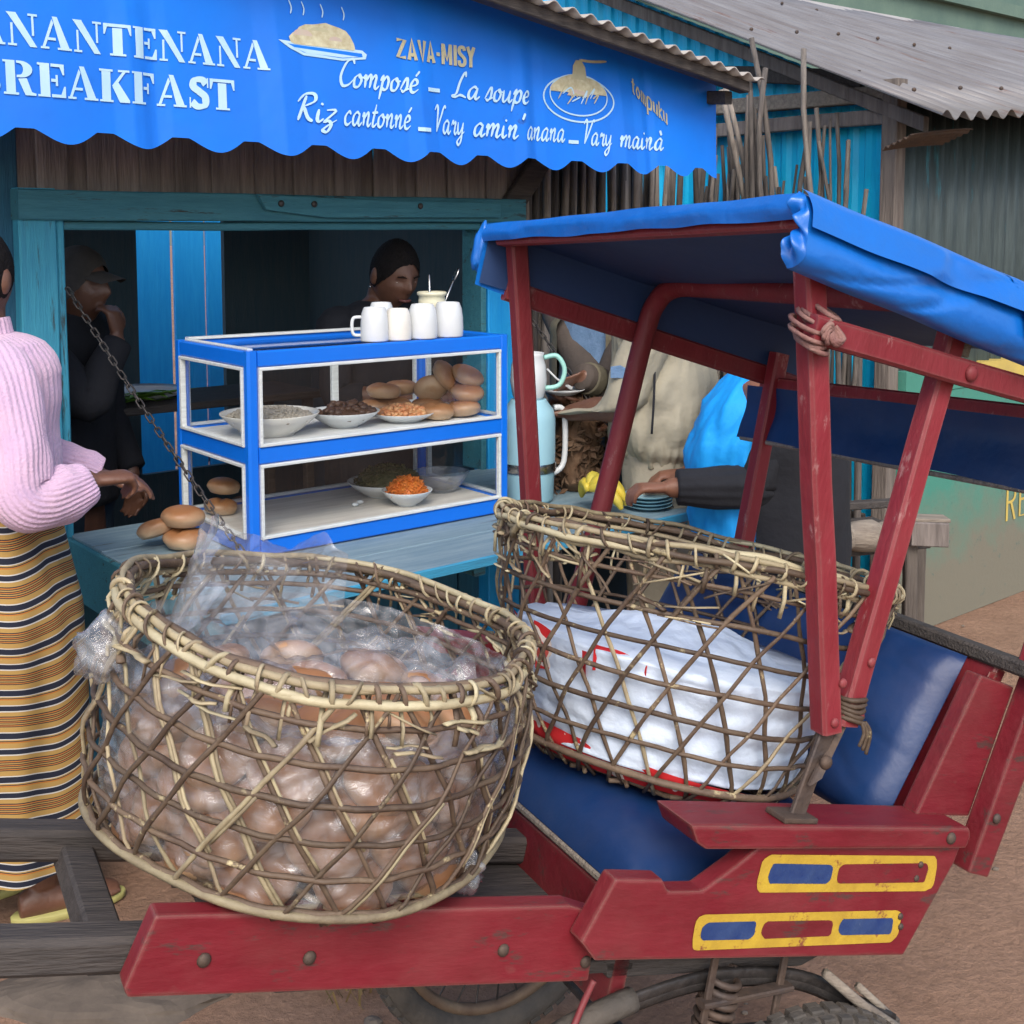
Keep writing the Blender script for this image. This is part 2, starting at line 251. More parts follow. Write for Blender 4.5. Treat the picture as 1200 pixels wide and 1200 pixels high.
# ---------------------------------------------------------------- geometry collector
def V(*a): return Vector(a)
def catmull(pts, n=6, closed=False):
    P = [Vector(p) for p in pts]; out = []
    m = len(P); rng = range(m if closed else m-1)
    for i in rng:
        if closed: p0, p1, p2, p3 = P[(i-1) % m], P[i], P[(i+1) % m], P[(i+2) % m]
        else: p0, p1, p2, p3 = P[max(i-1, 0)], P[i], P[i+1], P[min(i+2, m-1)]
        for k in range(n):
            t = k/n
            out.append(.5*((2*p1)+(p2-p0)*t+(2*p0-5*p1+4*p2-p3)*t*t+(3*p1-p0-3*p2+p3)*t**3))
    if not closed: out.append(P[-1])
    return out
class G:
    def __init__(s): s.v = []; s.f = []; s.uv = None
    def add(s, v, f):
        b = len(s.v); s.v += [Vector(p) for p in v]; s.f += [tuple(i+b for i in q) for q in f]; return s
    def join(s, g): return s.add(g.v, g.f)
    def move(s, M):
        s.v = [M @ p for p in s.v]; return s
    def box(s, lo, hi):
        x0, y0, z0 = lo; x1, y1, z1 = hi
        return s.add([(x0, y0, z0), (x1, y0, z0), (x1, y1, z0), (x0, y1, z0), (x0, y0, z1), (x1, y0, z1), (x1, y1, z1), (x0, y1, z1)],
                     [(3, 2, 1, 0), (4, 5, 6, 7), (0, 1, 5, 4), (1, 2, 6, 5), (2, 3, 7, 6), (3, 0, 4, 7)])
    def board(s, p0, p1, w, h, ch=.004, n=1, jit=0):
        p0, p1, w, h = Vector(p0), Vector(p1), Vector(w), Vector(h)
        wl, hl = w.length, h.length; a, b = w/wl, h/hl; c = min(ch, wl*.6, hl*.6)
        sec = [(-wl, -hl+c), (-wl+c, -hl), (wl-c, -hl), (wl, -hl+c), (wl, hl-c), (wl-c, hl), (-wl+c, hl), (-wl, hl-c)]
        if (p1-p0).dot(a.cross(b)) < 0: sec.reverse()
        vs_, fs = [], []
        for i in range(n+1):
            q = p0+(p1-p0)*i/n
            if jit: q = q+a*random.gauss(0, jit)+b*random.gauss(0, jit*.6)
            vs_ += [q+a*x+b*y for x, y in sec]
        for i in range(n):
            for j in range(8): k = (j+1) % 8; fs.append((i*8+j, i*8+k, i*8+8+k, i*8+8+j))
        fs.append(tuple(range(7, -1, -1))); fs.append(tuple(n*8+j for j in range(8)))
        return s.add(vs_, fs)
    def tube(s, path, rad, n=8, closed=False, cap=True, flat=1, up=None):
        P = [Vector(p) for p in path]; m = len(P)
        if not hasattr(rad, '__len__'): rad = [rad]*m
        T = []
        for i in range(m):
            d = (P[(i+1) % m]-P[i-1]) if closed else (P[min(i+1, m-1)]-P[max(i-1, 0)])
            T.append(d.normalized() if d.length > 1e-9 else Vector((0, 0, 1)))
        ref = Vector(up) if up else (Vector((0, 0, 1)) if abs(T[0].z) < .9 else Vector((1, 0, 0)))
        x = T[0].cross(ref).normalized(); vs_ = []; fs = []
        for i in range(m):
            x = (x-T[i]*x.dot(T[i])); x = x.normalized() if x.length > 1e-6 else T[i].orthogonal().normalized()
            y = T[i].cross(x)
            r = rad[i]
            for j in range(n): vs_.append(P[i]+(x*cos(2*pi*j/n)+y*sin(2*pi*j/n)*flat)*r)
        for i in range(m if closed else m-1):
            k = (i+1) % m
            for j in range(n): l = (j+1) % n; fs.append((i*n+j, i*n+l, k*n+l, k*n+j))
        if cap and not closed: fs.append(tuple(range(n-1, -1, -1))); fs.append(tuple((m-1)*n+j for j in range(n)))
        return s.add(vs_, fs)
    def lathe(s, prof, c=(0, 0, 0), n=24, capt=True, sx=1, sy=1):
        vs_ = []; fs = []; c = Vector(c)
        for r, z in prof:
            for j in range(n): vs_.append(c+Vector((r*sx*cos(2*pi*j/n), r*sy*sin(2*pi*j/n), z)))
        for i in range(len(prof)-1):
            for j in range(n): l = (j+1) % n; fs.append((i*n+j, i*n+l, i*n+n+l, i*n+n+j))
        if capt: fs.append(tuple(range(n-1, -1, -1))); fs.append(tuple((len(prof)-1)*n+j for j in range(n)))
        return s.add(vs_, fs)
    def loft(s, rings, cap=True):
        n = len(rings[0]); vs_ = [p for r in rings for p in r]; fs = []
        for i in range(len(rings)-1):
            for j in range(n): l = (j+1) % n; fs.append((i*n+j, i*n+l, i*n+n+l, i*n+n+j))
        if cap: fs.append(tuple(range(n-1, -1, -1))); fs.append(tuple((len(rings)-1)*n+j for j in range(n)))
        return s.add(vs_, fs)
    def prism(s, poly, d):
        P = [Vector(p) for p in poly]; d = Vector(d); n = len(P)
        nrm = Vector((0, 0, 0))
        for i in range(n): nrm += P[i].cross(P[(i+1) % n])
        if nrm.dot(d) < 0: P.reverse()
        return s.add(P+[p+d for p in P], [tuple(range(n-1, -1, -1)), tuple(range(n, 2*n))]+[(i, (i+1) % n, n+(i+1) % n, n+i) for i in range(n)])
    def poly(s, P): return s.add(P, [tuple(range(len(P)))])
    def grid(s, fn, nu, nv):
        vs_ = [fn(i/nu, j/nv) for j in range(nv+1) for i in range(nu+1)]; w = nu+1
        return s.add(vs_, [(j*w+i, j*w+i+1, j*w+w+i+1, j*w+w+i) for j in range(nv) for i in range(nu)])
    def ball(s, c, r, nu=12, nv=8, fn=None):
        c = Vector(c); rx, ry, rz = r if hasattr(r, '__len__') else (r, r, r)
        vs_ = []; fs = []
        for j in range(1, nv):
            th = pi*j/nv
            for i in range(nu):
                ph = 2*pi*i/nu; d = Vector((sin(th)*cos(ph), sin(th)*sin(ph), cos(th)))
                k = fn(d) if fn else 1
                vs_.append(c+Vector((d.x*rx*k, d.y*ry*k, d.z*rz*k)))
        kt = fn(Vector((0, 0, 1))) if fn else 1; kb = fn(Vector((0, 0, -1))) if fn else 1
        vs_ += [c+Vector((0, 0, rz*kt)), c-Vector((0, 0, rz*kb))]; m = len(vs_)
        for j in range(nv-2):
            for i in range(nu): l = (i+1) % nu; fs.append((j*nu+i, (j+1)*nu+i, (j+1)*nu+l, j*nu+l))
        for i in range(nu):
            l = (i+1) % nu; fs.append((m-2, i, l)); fs.append(((nv-2)*nu+l, (nv-2)*nu+i, m-1))
        return s.add(vs_, fs)
def fbm(p, o=3): return noise.fractal(Vector(p), 1.0, 2.0, o)
ORG = {}
def setp(o, label=None, cat=None, group=None, kind=None):
    if label: o['label'] = label
    if cat: o['category'] = cat
    if group: o['group'] = group
    if kind: o['kind'] = kind
    return o
def mkmesh(name, g, m, smooth=False, bevel=0, off=(0, 0, 0)):
    me = bpy.data.meshes.new(name); off = Vector(off)
    me.from_pydata([p-off for p in g.v], [], g.f); me.update()
    if g.uv:
        ul = me.uv_layers.new()
        for lp in me.loops: ul.data[lp.index].uv = g.uv[lp.vertex_index]
    if bevel:
        bm = bmesh.new(); bm.from_mesh(me)
        es = [e for e in bm.edges if len(e.link_faces) == 2 and e.calc_face_angle(0) > .5]
        bmesh.ops.bevel(bm, geom=es, offset=bevel, segments=2, affect='EDGES', profile=.6, clamp_overlap=True)
        bm.to_mesh(me); bm.free()
    me.materials.append(MATS[m])
    if smooth: me.polygons.foreach_set('use_smooth', [True]*len(me.polygons))
    me.update()
    return me
def thing(name, label, cat, loc=(0, 0, 0), fr=FS, group=None):
    o = bpy.data.objects.new(name, None); o.empty_display_size = .05; COL.objects.link(o)
    o.matrix_world = fr @ Matrix.Translation(loc); ORG[o.name] = Vector(loc)
    return setp(o, label, cat, group)
def part(parent, name, g, m, smooth=False, bevel=0, label=None, kind=None):
    off = ORG[parent.name]
    o = bpy.data.objects.new(name, mkmesh(name, g, m, smooth, bevel, off)); COL.objects.link(o); o.parent = parent
    ORG[o.name] = off
    return setp(o, label, None, None, kind)
def single(name, label, cat, g, m, loc=(0, 0, 0), fr=FS, group=None, smooth=False, bevel=0, kind=None):
    o = bpy.data.objects.new(name, mkmesh(name, g, m, smooth, bevel, loc)); COL.objects.link(o)
    o.matrix_world = fr @ Matrix.Translation(loc); ORG[o.name] = Vector(loc)
    return setp(o, label, cat, group, kind)
def inst(parent, src, M, name=None):      # copy of a part under the same parent
    c = src.copy(); COL.objects.link(c); c.parent = parent; c.matrix_basis = M
    ORG[c.name] = ORG[src.name]
    return c
# ================================================================ GROUND
def gz(x, y): return .016*fbm((x*1.3, y*1.3, .3), 4)+.008*fbm((x*5, y*5, 2), 3)
g = G()
def axis(lo, hi, c, near, n):
    k = n//2
    return [c-(c-lo)*((i/k)**3) for i in range(k, 0, -1)]+[c]+[c+(hi-c)*((i/k)**3) for i in range(1, k+1)]
xs = axis(-120, 120, .6, 1, 150); ys = axis(-60, 180, 2.8, 1, 150)
for y in ys:
    for x in xs: g.v.append(V(x, y, gz(x, y)))
w_ = len(xs)
g.f = [(j*w_+i, j*w_+i+1, j*w_+w_+i+1, j*w_+w_+i) for j in range(len(ys)-1) for i in range(w_-1)]
o = bpy.data.objects.new('ground', mkmesh('ground', g, 'earth', True)); COL.objects.link(o); setp(o, 'bare reddish brown earth of the street', None, None, 'structure')
# loose stones
for i in range(170):
    x, y = random.uniform(-1.3, 2.6), random.uniform(1.9, 5)
    r = .005+.02*random.random()**2.5
    if x < .9 and y > 3.3: continue
    gg = G().ball((x, y, gz(x, y)+r*.3), (r, r*random.uniform(.6, 1), r*.6), 7, 5, lambda d: 1+.25*noise.noise(d*2+V(i, 0, 0)))
    single('pebble', 'small brown stone lying loose on the earth street', 'stone', gg, 'stone', (x, y, gz(x, y)), FW, 'loose stones on the street')
for (x, y, r, rx, dl) in ((-.42, 2.62, .09, 1.6, 'mid-sized flat stone half sunk in the earth behind the red plank'), (-.02, 2.72, .08, 1.5, 'small flat stone half sunk in the earth behind the far rickshaw wheel'), (-.88, 2.45, .12, 2.2, 'largest flat stone half sunk in the earth below the shafts')):
    gg = G().ball((x, y, .0), (r*rx, r, r*.45), 30, 18, lambda d: 1+.2*noise.noise(d*1.7+V(x*9, 0, 0))+.06*noise.noise(d*6))
    single('flat_stone', dl, 'stone', gg, 'stone', (x, y, 0), FW, 'flat stones under the rickshaw')
g = G()
for (cx, cy) in ((-.32, 2.5), (.12, 2.55), (-.1, 2.6), (-.36, 2.55)):
    for i in range(60):
        x, y = cx+random.gauss(0, .05), cy+random.gauss(0, .04); a = random.uniform(0, 6.28); h = random.uniform(.04, .13)
        p = V(x, y, 0); q = p+V(cos(a)*h*.4, sin(a)*h*.4, h*.7); e = p+V(cos(a)*h*.9, sin(a)*h*.9, h*.75); w = V(-sin(a), cos(a), 0)*.0025
        g.add([p-w, p+w, q+w, q-w, e], [(0, 1, 2, 3), (3, 2, 4)])
single('dry_grass', 'tufts of dry straw coloured grass under the rickshaw', 'grass', g, 'dry_grass', (0, 2.5, 0), FW, kind='stuff')
# ================================================================ STALL
B0 = 3.47
ST = thing('food_stall', 'turquoise painted plank food stall with a wide serving window', 'food stall', (1.1, B0, 0))
ax, ay, az = V(1, 0, 0), V(0, 1, 0), V(0, 0, 1)
def plank(par, name, p0, p1, w, h, m, n=3, jit=.0, ch=.004): return part(par, name, G().board(p0, p1, w, h, ch, n, jit), m)
plank(ST, 'post', (1.135, B0, 0), (1.135, B0, 1.78), ax*.052, ay*.045, 'stall_blue', 6, .0015)
plank(ST, 'post', (1.20, B0+.012, 0), (1.20, B0+.012, 1.70), ax*.011, ay*.05, 'stall_blue', 6, .001)
plank(ST, 'post', (2.825, B0, 0), (2.825, B0, 1.78), ax*.075, ay*.045, 'bright_board', 6, .001)
plank(ST, 'window_jamb', (2.735, B0+.02, .78), (2.735, B0+.02, 1.69), ax*.012, ay*.06, 'stall_beam', 3, .001)
plank(ST, 'lintel', (1.08, B0-.01, 1.733), (2.92, B0-.01, 1.738), az*.043, ay*.05, 'stall_beam', 8, .0015)
plank(ST, 'window_head', (1.21, B0+.02, 1.675), (2.75, B0+.02, 1.681), az*.013, ay*.05, 'stall_beam', 6, .001)
lb = part(ST, 'shutter_board', G().prism([(1.80, B0-.062, 1.775), (2.30, B0-.062, 1.765), (2.78, B0-.062, 1.765), (2.78, B0-.062, 1.712), (2.05, B0-.062, 1.705), (1.83, B0-.062, 1.727)], (0, -.02, 0)), 'stall_beam', bevel=.003)
for a_ in (1.88, 2.0, 2.42): part(lb, 'bolt', G().ball((a_, B0-.084, 1.748), (.011, .006, .011), 8, 6), 'iron', True)
# vertical boards above the window
a_ = 1.06; kb = 0
while a_ < 2.95:
    kb += 1
    w = random.uniform(.055, .10); 
    plank(ST, 'board', (a_+w/2, B0+.005+.014*(kb % 2)+random.uniform(-.003, .003), 1.772), (a_+w/2+random.uniform(-.003, .003), B0+.008+.014*(kb % 2), 2.42), ax*(w/2+.004), ay*.0065, 'brown_board', 4, .001, .003)
    a_ += w
# wall left of the window and below it
a_ = .1
while a_ < 1.07:
    w = random.uniform(.09, .13); plank(ST, 'wall_board', (a_+w/2, B0+.02, 0), (a_+w/2, B0+.02, 2.45), ax*(w/2-.002), ay*.012, 'deep_blue', 3, .001); a_ += w
a_ = 1.09
while a_ < 2.9:
    w = random.uniform(.10, .15); plank(ST, 'wall_board', (a_+w/2, B0+.03, 0), (a_+w/2, B0+.03, .74), ax*(w/2-.002), ay*.012, 'deep_blue', 2, .001); a_ += w
plank(ST, 'brace', (2.86, B0-.02, 1.73), (3.06, B0-.02, 1.97), V(.77, 0, -.64)*.045, ay*.014, 'grey_wood', 4, .001)
# inner room
DB = 5.0
room = G()
room.box((.1, B0+.05, -.02), (.14, DB, 1.75)); room.box((2.92, B0+.06, 0), (2.95, DB, 1.98))  # wall tops kept below the roof, gap added to let daylight inside
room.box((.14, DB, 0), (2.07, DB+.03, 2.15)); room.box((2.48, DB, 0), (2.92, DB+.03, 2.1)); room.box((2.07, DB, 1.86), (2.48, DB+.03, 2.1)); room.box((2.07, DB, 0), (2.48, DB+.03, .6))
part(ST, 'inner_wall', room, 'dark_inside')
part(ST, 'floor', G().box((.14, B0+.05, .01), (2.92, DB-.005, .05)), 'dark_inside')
for a0 in (1.35, 1.62): plank(ST, 'stud', (a0, DB-.03, .05), (a0, DB-.03, 2.4), ax*.03, ay*.025, 'grey_wood_z', 3, .001)
# roof of the stall, corrugated, its eave dropping towards the far end
def rz(a, b): return 2.366-.147*(a-2.477)+.085*(b-2.8)
g = G(); nu = 400
g.grid(lambda s, t: V(-.2+3.74*s, 2.8+2.32*t, rz(-.2+3.74*s, 2.8+2.32*t)+.010*sin((-.2+3.74*s)*2*pi/.078)+.005*t), nu, 3)
n0 = len(g.v); g2 = G().add([p-V(0, 0, .004) for p in g.v], [tuple(reversed(f)) for f in g.f]); g.join(g2)
wv = nu+1
for i in range(nu): g.f.append((i+1, i, n0+i, n0+i+1))
for j in range(3): g.f.append((j*wv+nu, (j+1)*wv+nu, n0+(j+1)*wv+nu, n0+j*wv+nu)[::-1])
part(ST, 'roof', g, 'tin_edge', True)
for b in (2.86, 3.6, 4.4): plank(ST, 'batten', (.0, b, rz(0, b)-.035), (3.5, b, rz(3.5, b)-.035), ay*.025, az*.02, 'grey_wood', 3, .001)
for a0 in (.3, 1.5, 3.46): plank(ST, 'rafter', (a0, 2.9, rz(a0, 2.9)-.08), (a0, 5.0, rz(a0, 5.0)-.08), ax*.02, az*.024, 'grey_wood', 3, .001)
# serving flap
FL = part(ST, 'counter_frame', G().board((1.215, 2.53, .735), (1.215, 3.42, .735), ax*.02, az*.022).board((2.83, 2.53, .735), (2.83, 3.42, .735), ax*.02, az*.022).board((2.0, 2.53, .735), (2.0, 3.42, .735), ax*.02, az*.022), 'stall_beam')
bs = [2.485, 2.70, 2.94, 3.2, 3.455]
for i in range(4):
    b0, b1 = bs[i], bs[i+1]
    plank(FL, 'plank', (1.20+random.uniform(-.006, .006), (b0+b1)/2, .768), (2.86+random.uniform(-.006, .006), (b0+b1)/2, .768), ay*((b1-b0)/2-.002), az*.0115, 'counter', 10, .0008, .003)
plank(FL, 'front_edge', (1.2, 2.478, .768), (2.86, 2.478, .768), ay*.006, az*.013, 'counter_edge', 4, .0004, .002)
plank(FL, 'side_apron', (1.196, 2.62, .69), (1.196, 3.44, .69), az*.085, ax*.008, 'stall_beam', 4, .0006)
# chains holding the flap
def chain(p0, p1, n, label, sag=.02):
    T = thing('chain', label, 'chain', p0)
    p0, p1 = V(*p0), V(*p1); d = (p1-p0); L = d.length
    q = d.to_track_quat('X', 'Z').to_matrix().to_4x4()
    ln = L/n*1.28; rr = ln*.2
    loop = [V(cos(a)*rr+(ln/2-rr)*(1 if cos(a) > 0 else -1), sin(a)*rr, 0) for a in [2*pi*i/14 for i in range(14)]]
    base = mkmesh('link', G().tube(loop, .0024, 5, True), 'iron', True)
    for i in range(n):
        t = (i+.5)/n
        o = bpy.data.objects.new('link', base); COL.objects.link(o); o.parent = T
        o.matrix_basis = Matrix.Translation(d*t-V(0, 0, sag*sin(pi*t))) @ q @ Matrix.Rotation((pi/2)*(i % 2)+random.uniform(-.3, .3)+.5, 4, 'X')
chain((1.203, 3.40, 1.50), (1.37, 2.55, .785), 42, 'dark iron chain stretched from window post to counter, in front of the cap wearer')
chain((2.72, 3.42, 1.60), (2.80, 2.55, .785), 42, 'dark iron chain beside the bright blue post on the jug side of the counter')
# shelf and greens inside
IT = thing('inner_table', 'dark wooden table inside the stall holding green leaves', 'table', (1.75, 4.2, 0))
part(IT, 'table_top', G().board((1.45, 4.3, 1.02), (2.45, 4.3, 1.02), ay*.2, az*.014), 'grey_wood')
for q in ((1.5, 4.14), (2.4, 4.14), (1.5, 4.46), (2.4, 4.46)): part(IT, 'leg', G().board((*q, .05), (*q, 1.006), ax*.018, ay*.018), 'grey_wood')
single('white_tray', 'white tray under the blue boards inside the stall', 'tray', G().lathe([(.10, 1.034), (.16, 1.05), (.17, 1.068), (.155, 1.056), (.10, 1.042)], (1.80, 4.35, 0), 20), 'white_gloss', (1.80, 4.35, 1.034), smooth=True)
g = G()
for i in range(26):
    c = V(1.74+random.gauss(0, .05), 4.17+random.gauss(0, .02), 1.045+random.random()*.03); a = random.uniform(0, 6.28); l = random.uniform(.05, .11)
    d = V(cos(a), sin(a)*.5, .15*random.random()); n_ = V(-sin(a), cos(a), 0)*.016
    g.add([c-d*l, c+n_+V(0, 0, .006), c+d*l, c-n_+V(0, 0, .006)], [(0, 1, 2, 3)])
single('green_leaves', 'heap of fresh green leaves on the table inside the stall', 'leaves', g, 'leaf_green', (1.74, 4.17, 1.034))
# blue boards standing in the light behind the stall's back door
BF = thing('board_fence', 'bright blue upright board fence seen through the back door of the stall', 'fence', (2.8, 6.2, 0))
for a0, a1 in ((1.9, 2.2), (2.205, 2.5), (2.51, 2.752), (2.772, 2.95), (2.962, 3.2), (3.21, 3.5), (3.51, 3.8)):
    plank(BF, 'board', ((a0+a1)/2, 6.2, 0), ((a0+a1)/2, 6.2, 2.3), ax*((a1-a0)/2), ay*.012, 'bright_board', 3, .001)
for z in (.4, 1.9): plank(BF, 'rail', (1.9, 6.235, z), (3.8, 6.235, z), az*.03, ay*.02, 'pale_wood')
# ================================================================ BANNER
BN = thing('banner', 'blue scalloped cloth banner with white menu lettering hanging from the eave', 'banner', (.5, 3.0, 1.9))
def by(a, z):
    k = max(0., (2.4-z))
    return 3.0-.05*(2.3-z)+.012*sin(a*5.1+1)*k*2+.006*sin(a*17+3*z)*k+.012*noise.noise(V(a*2.2, z*2.2, 4))-sum(h_*max(0, 1-abs(a-c_+.05*(z-2.1))/w_) for c_, w_, h_ in ((1.235, .05, .010), (1.30, .04, -.008), (1.66, .07, .012), (2.13, .06, .010), (2.545, .045, .008), (2.60, .04, -.006), (2.99, .06, .009), (3.12, .03, -.008)))*min(1, max(0, (2.36-z)*4))
def scal(a):
    t = ((a-.955)/.202) % 1.0
    if t < .15: return 0
    if t > .93: return 0
    s = (t-.15)/.78
    return .034*sin(pi*s**1.15)
g = G()
def bf(s, t):
    a = .12+3.375*s
    zb = 1.905-.004*(a-1)-scal(a); zt = rz(a, 3.0)-.02
    z = zb+(zt-zb)*t; return V(a, by(a, z), z)
g.grid(bf, 620, 22); part(BN, 'cloth', g, 'banner', True)
LAYER = [0]
def put(g2, m, name='lettering', lay=None):
    # press flat marks (x = along, y = height) onto the cloth
    LAYER[0] += 1; e = .0020+.0003*(LAYER[0] % 12 if lay is None else lay)
    me = bpy.data.meshes.new('tmp'); me.from_pydata([(p.x, p.y, p.z) for p in g2.v], [], g2.f)
    bm = bmesh.new(); bm.from_mesh(me); bmesh.ops.triangulate(bm, faces=bm.faces[:])
    for k in range(5):
        es = [x for x in bm.edges if x.calc_length() > .022]
        if not es: break
        bmesh.ops.subdivide_edges(bm, edges=es, cuts=1); bmesh.ops.triangulate(bm, faces=bm.faces[:])
    r = G(); bm.verts.index_update()
    r.v = [V(v.co.x, by(v.co.x, v.co.y)-e-v.co.z, v.co.y) for v in bm.verts]; r.f = [tuple(v.index for v in f.verts) for f in bm.faces]
    bm.free(); bpy.data.meshes.remove(me)
    return part(BN, name, r, m)
def rc(x0, y0, x1, y1): return [(x0, y0), (x1, y0), (x1, y1), (x0, y1)]
def arc(cx, cy, rx, ry, a0, a1, n=10): return [(cx+rx*cos(a0+(a1-a0)*i/n), cy+ry*sin(a0+(a1-a0)*i/n)) for i in range(n+1)]
def bowl(cx, cy, rx, ry, k=.42): # thick half ring opening left
    return arc(cx, cy, rx, ry, pi/2, -pi/2)+arc(cx, cy, rx*k, ry*.72, -pi/2, pi/2)
SER = lambda x0, x1: [rc(x0, 0, x1, .065), rc(x0, .935, x1, 1)]
STEN = {
 'A': ([[(.06, .065), (.15, .065), (.44, .80), (.385, .92)], [(.40, 1), (.56, 1), (.93, .065), (.64, .065)], rc(0, 0, .27, .065), rc(.54, 0, 1.0, .065), rc(.235, .27, .49, .35)], 1.0),
 'N': ([[(0, 1), (.30, 1), (.92, .0), (.70, .0), (.06, .93)], rc(.12, .065, .19, .68), rc(.02, 0, .29, .065), rc(.77, .34, .84, .935), rc(.66, .935, .96, 1)], .97),
 'T': ([rc(.30, .065, .62, .87), rc(.0, .90, .92, 1), [(0, .66), (.05, .66), (.13, .90), (0, .90)], [(.87, .66), (.92, .66), (.92, .90), (.79, .90)], rc(.20, 0, .72, .065)], .93),
 'E': ([rc(.08, .0, .38, 1), rc(0, 0, .08, .065), rc(0, .935, .08, 1), rc(.42, .91, .84, 1), [(.84, .68), (.84, .91), (.70, .91), (.79, .68)], rc(.42, .46, .60, .55), rc(.56, .34, .63, .67), rc(.42, 0, .87, .09), [(.72, .09), (.87, .09), (.87, .34), (.82, .34)]], .88),
 'F': ([rc(.08, .0, .38, 1), rc(0, 0, .5, .065), rc(0, .935, .08, 1), rc(.42, .91, .84, 1), [(.84, .68), (.84, .91), (.70, .91), (.79, .68)], rc(.42, .46, .60, .55), rc(.56, .34, .63, .67)], .86),
 'R': ([rc(.08, 0, .36, 1), rc(0, 0, .45, .065), rc(0, .935, .08, 1), [(.40, 1)]+arc(.52, .755, .36, .245, pi/2, -pi/2)+[(.40, .51), (.40, .58)]+arc(.48, .755, .12, .17, -pi/2, pi/2)+[(.40, .93)], [(.44, .47), (.70, .50), (.84, .10), (.97, .065), (.97, 0), (.64, 0)]], .97),
 'B': ([rc(.08, 0, .36, 1), rc(0, 0, .08, .065), rc(0, .935, .08, 1), [(.40, 1)]+arc(.52, .76, .33, .24, pi/2, -pi/2)+[(.40, .52), (.40, .59)]+arc(.47, .76, .12, .17, -pi/2, pi/2)+[(.40, .93)], [(.40, .48)]+arc(.52, .24, .38, .24, pi/2, -pi/2)+[(.40, 0), (.40, .07)]+arc(.47, .24, .14, .17, -pi/2, pi/2)+[(.40, .41)]], .93),
 'K': ([rc(.08, 0, .38, 1), rc(0, 0, .46, .065), rc(0, .935, .46, 1), [(.42, .50), (.76, .935), (.86, .935), (.50, .44)], rc(.62, .935, .98, 1), [(.44, .46), (.62, .62), (.98, .065), (.98, 0), (.66, 0)]], 1.0),
}
def sweep(pts, w0, w1, ang, smooth=6, taper=True):
    P = catmull([(x, y, 0) for x, y in pts], smooth) if smooth > 1 else [V(x, y, 0) for x, y in pts]
    g = G(); n = len(P)
    for i, p in enumerate(P):
        d = P[min(i+1, n-1)]-P[max(i-1, 0)]; d = d.normalized() if d.length else V(1, 0, 0)
        nn = V(-d.y, d.x, 0); k = abs(sin(atan2(d.y, d.x)-ang)); w = w0+(w1-w0)*k
        if taper: w *= min(1, .45+.55*min(i, n-1-i)/(max(1, n*.14)))
        g.v += [p-nn*w/2, p+nn*w/2]
    g.f = [(2*i, 2*i+2, 2*i+3, 2*i+1) for i in range(n-1)]
    return g
def stencil(txt, a0, a1, z0, h):
    adv = sum(STEN[c][1]+.06 if c in STEN else .80 for c in txt)-.06; sx = (a1-a0)/adv; x = 0; out = G(); lay = 0
    for c in txt:
        if c == 'S':
            pts = [(.66, .80), (.52, .93), (.26, .90), (.20, .70), (.42, .54), (.62, .38), (.60, .12), (.34, .06), (.14, .20)]
            q = sweep(pts, .16, .27, .3, 6, False); q.add([(.70, .68, 0), (.75, .68, 0), (.75, 1, 0), (.70, 1, 0)], [(0, 1, 2, 3)]); q.add([(.05, 0, 0), (.10, 0, 0), (.10, .34, 0), (.05, .34, 0)], [(0, 1, 2, 3)])
            ad = .74
        else:
            q = G(); pl, ad = STEN[c]
            for k, pp in enumerate(pl): q.poly([(u, v, .0002*k) for u, v in pp])
        out.add([(a0+(x+p.x)*sx, z0+p.y*h, p.z) for p in q.v], q.f); x += ad+.06
    put(out, 'banner_white')
stencil('ANANTENANA', .852, 1.628, 2.099, .079)
stencil('BREAKFAST', .842, 1.524, 1.983, .081)
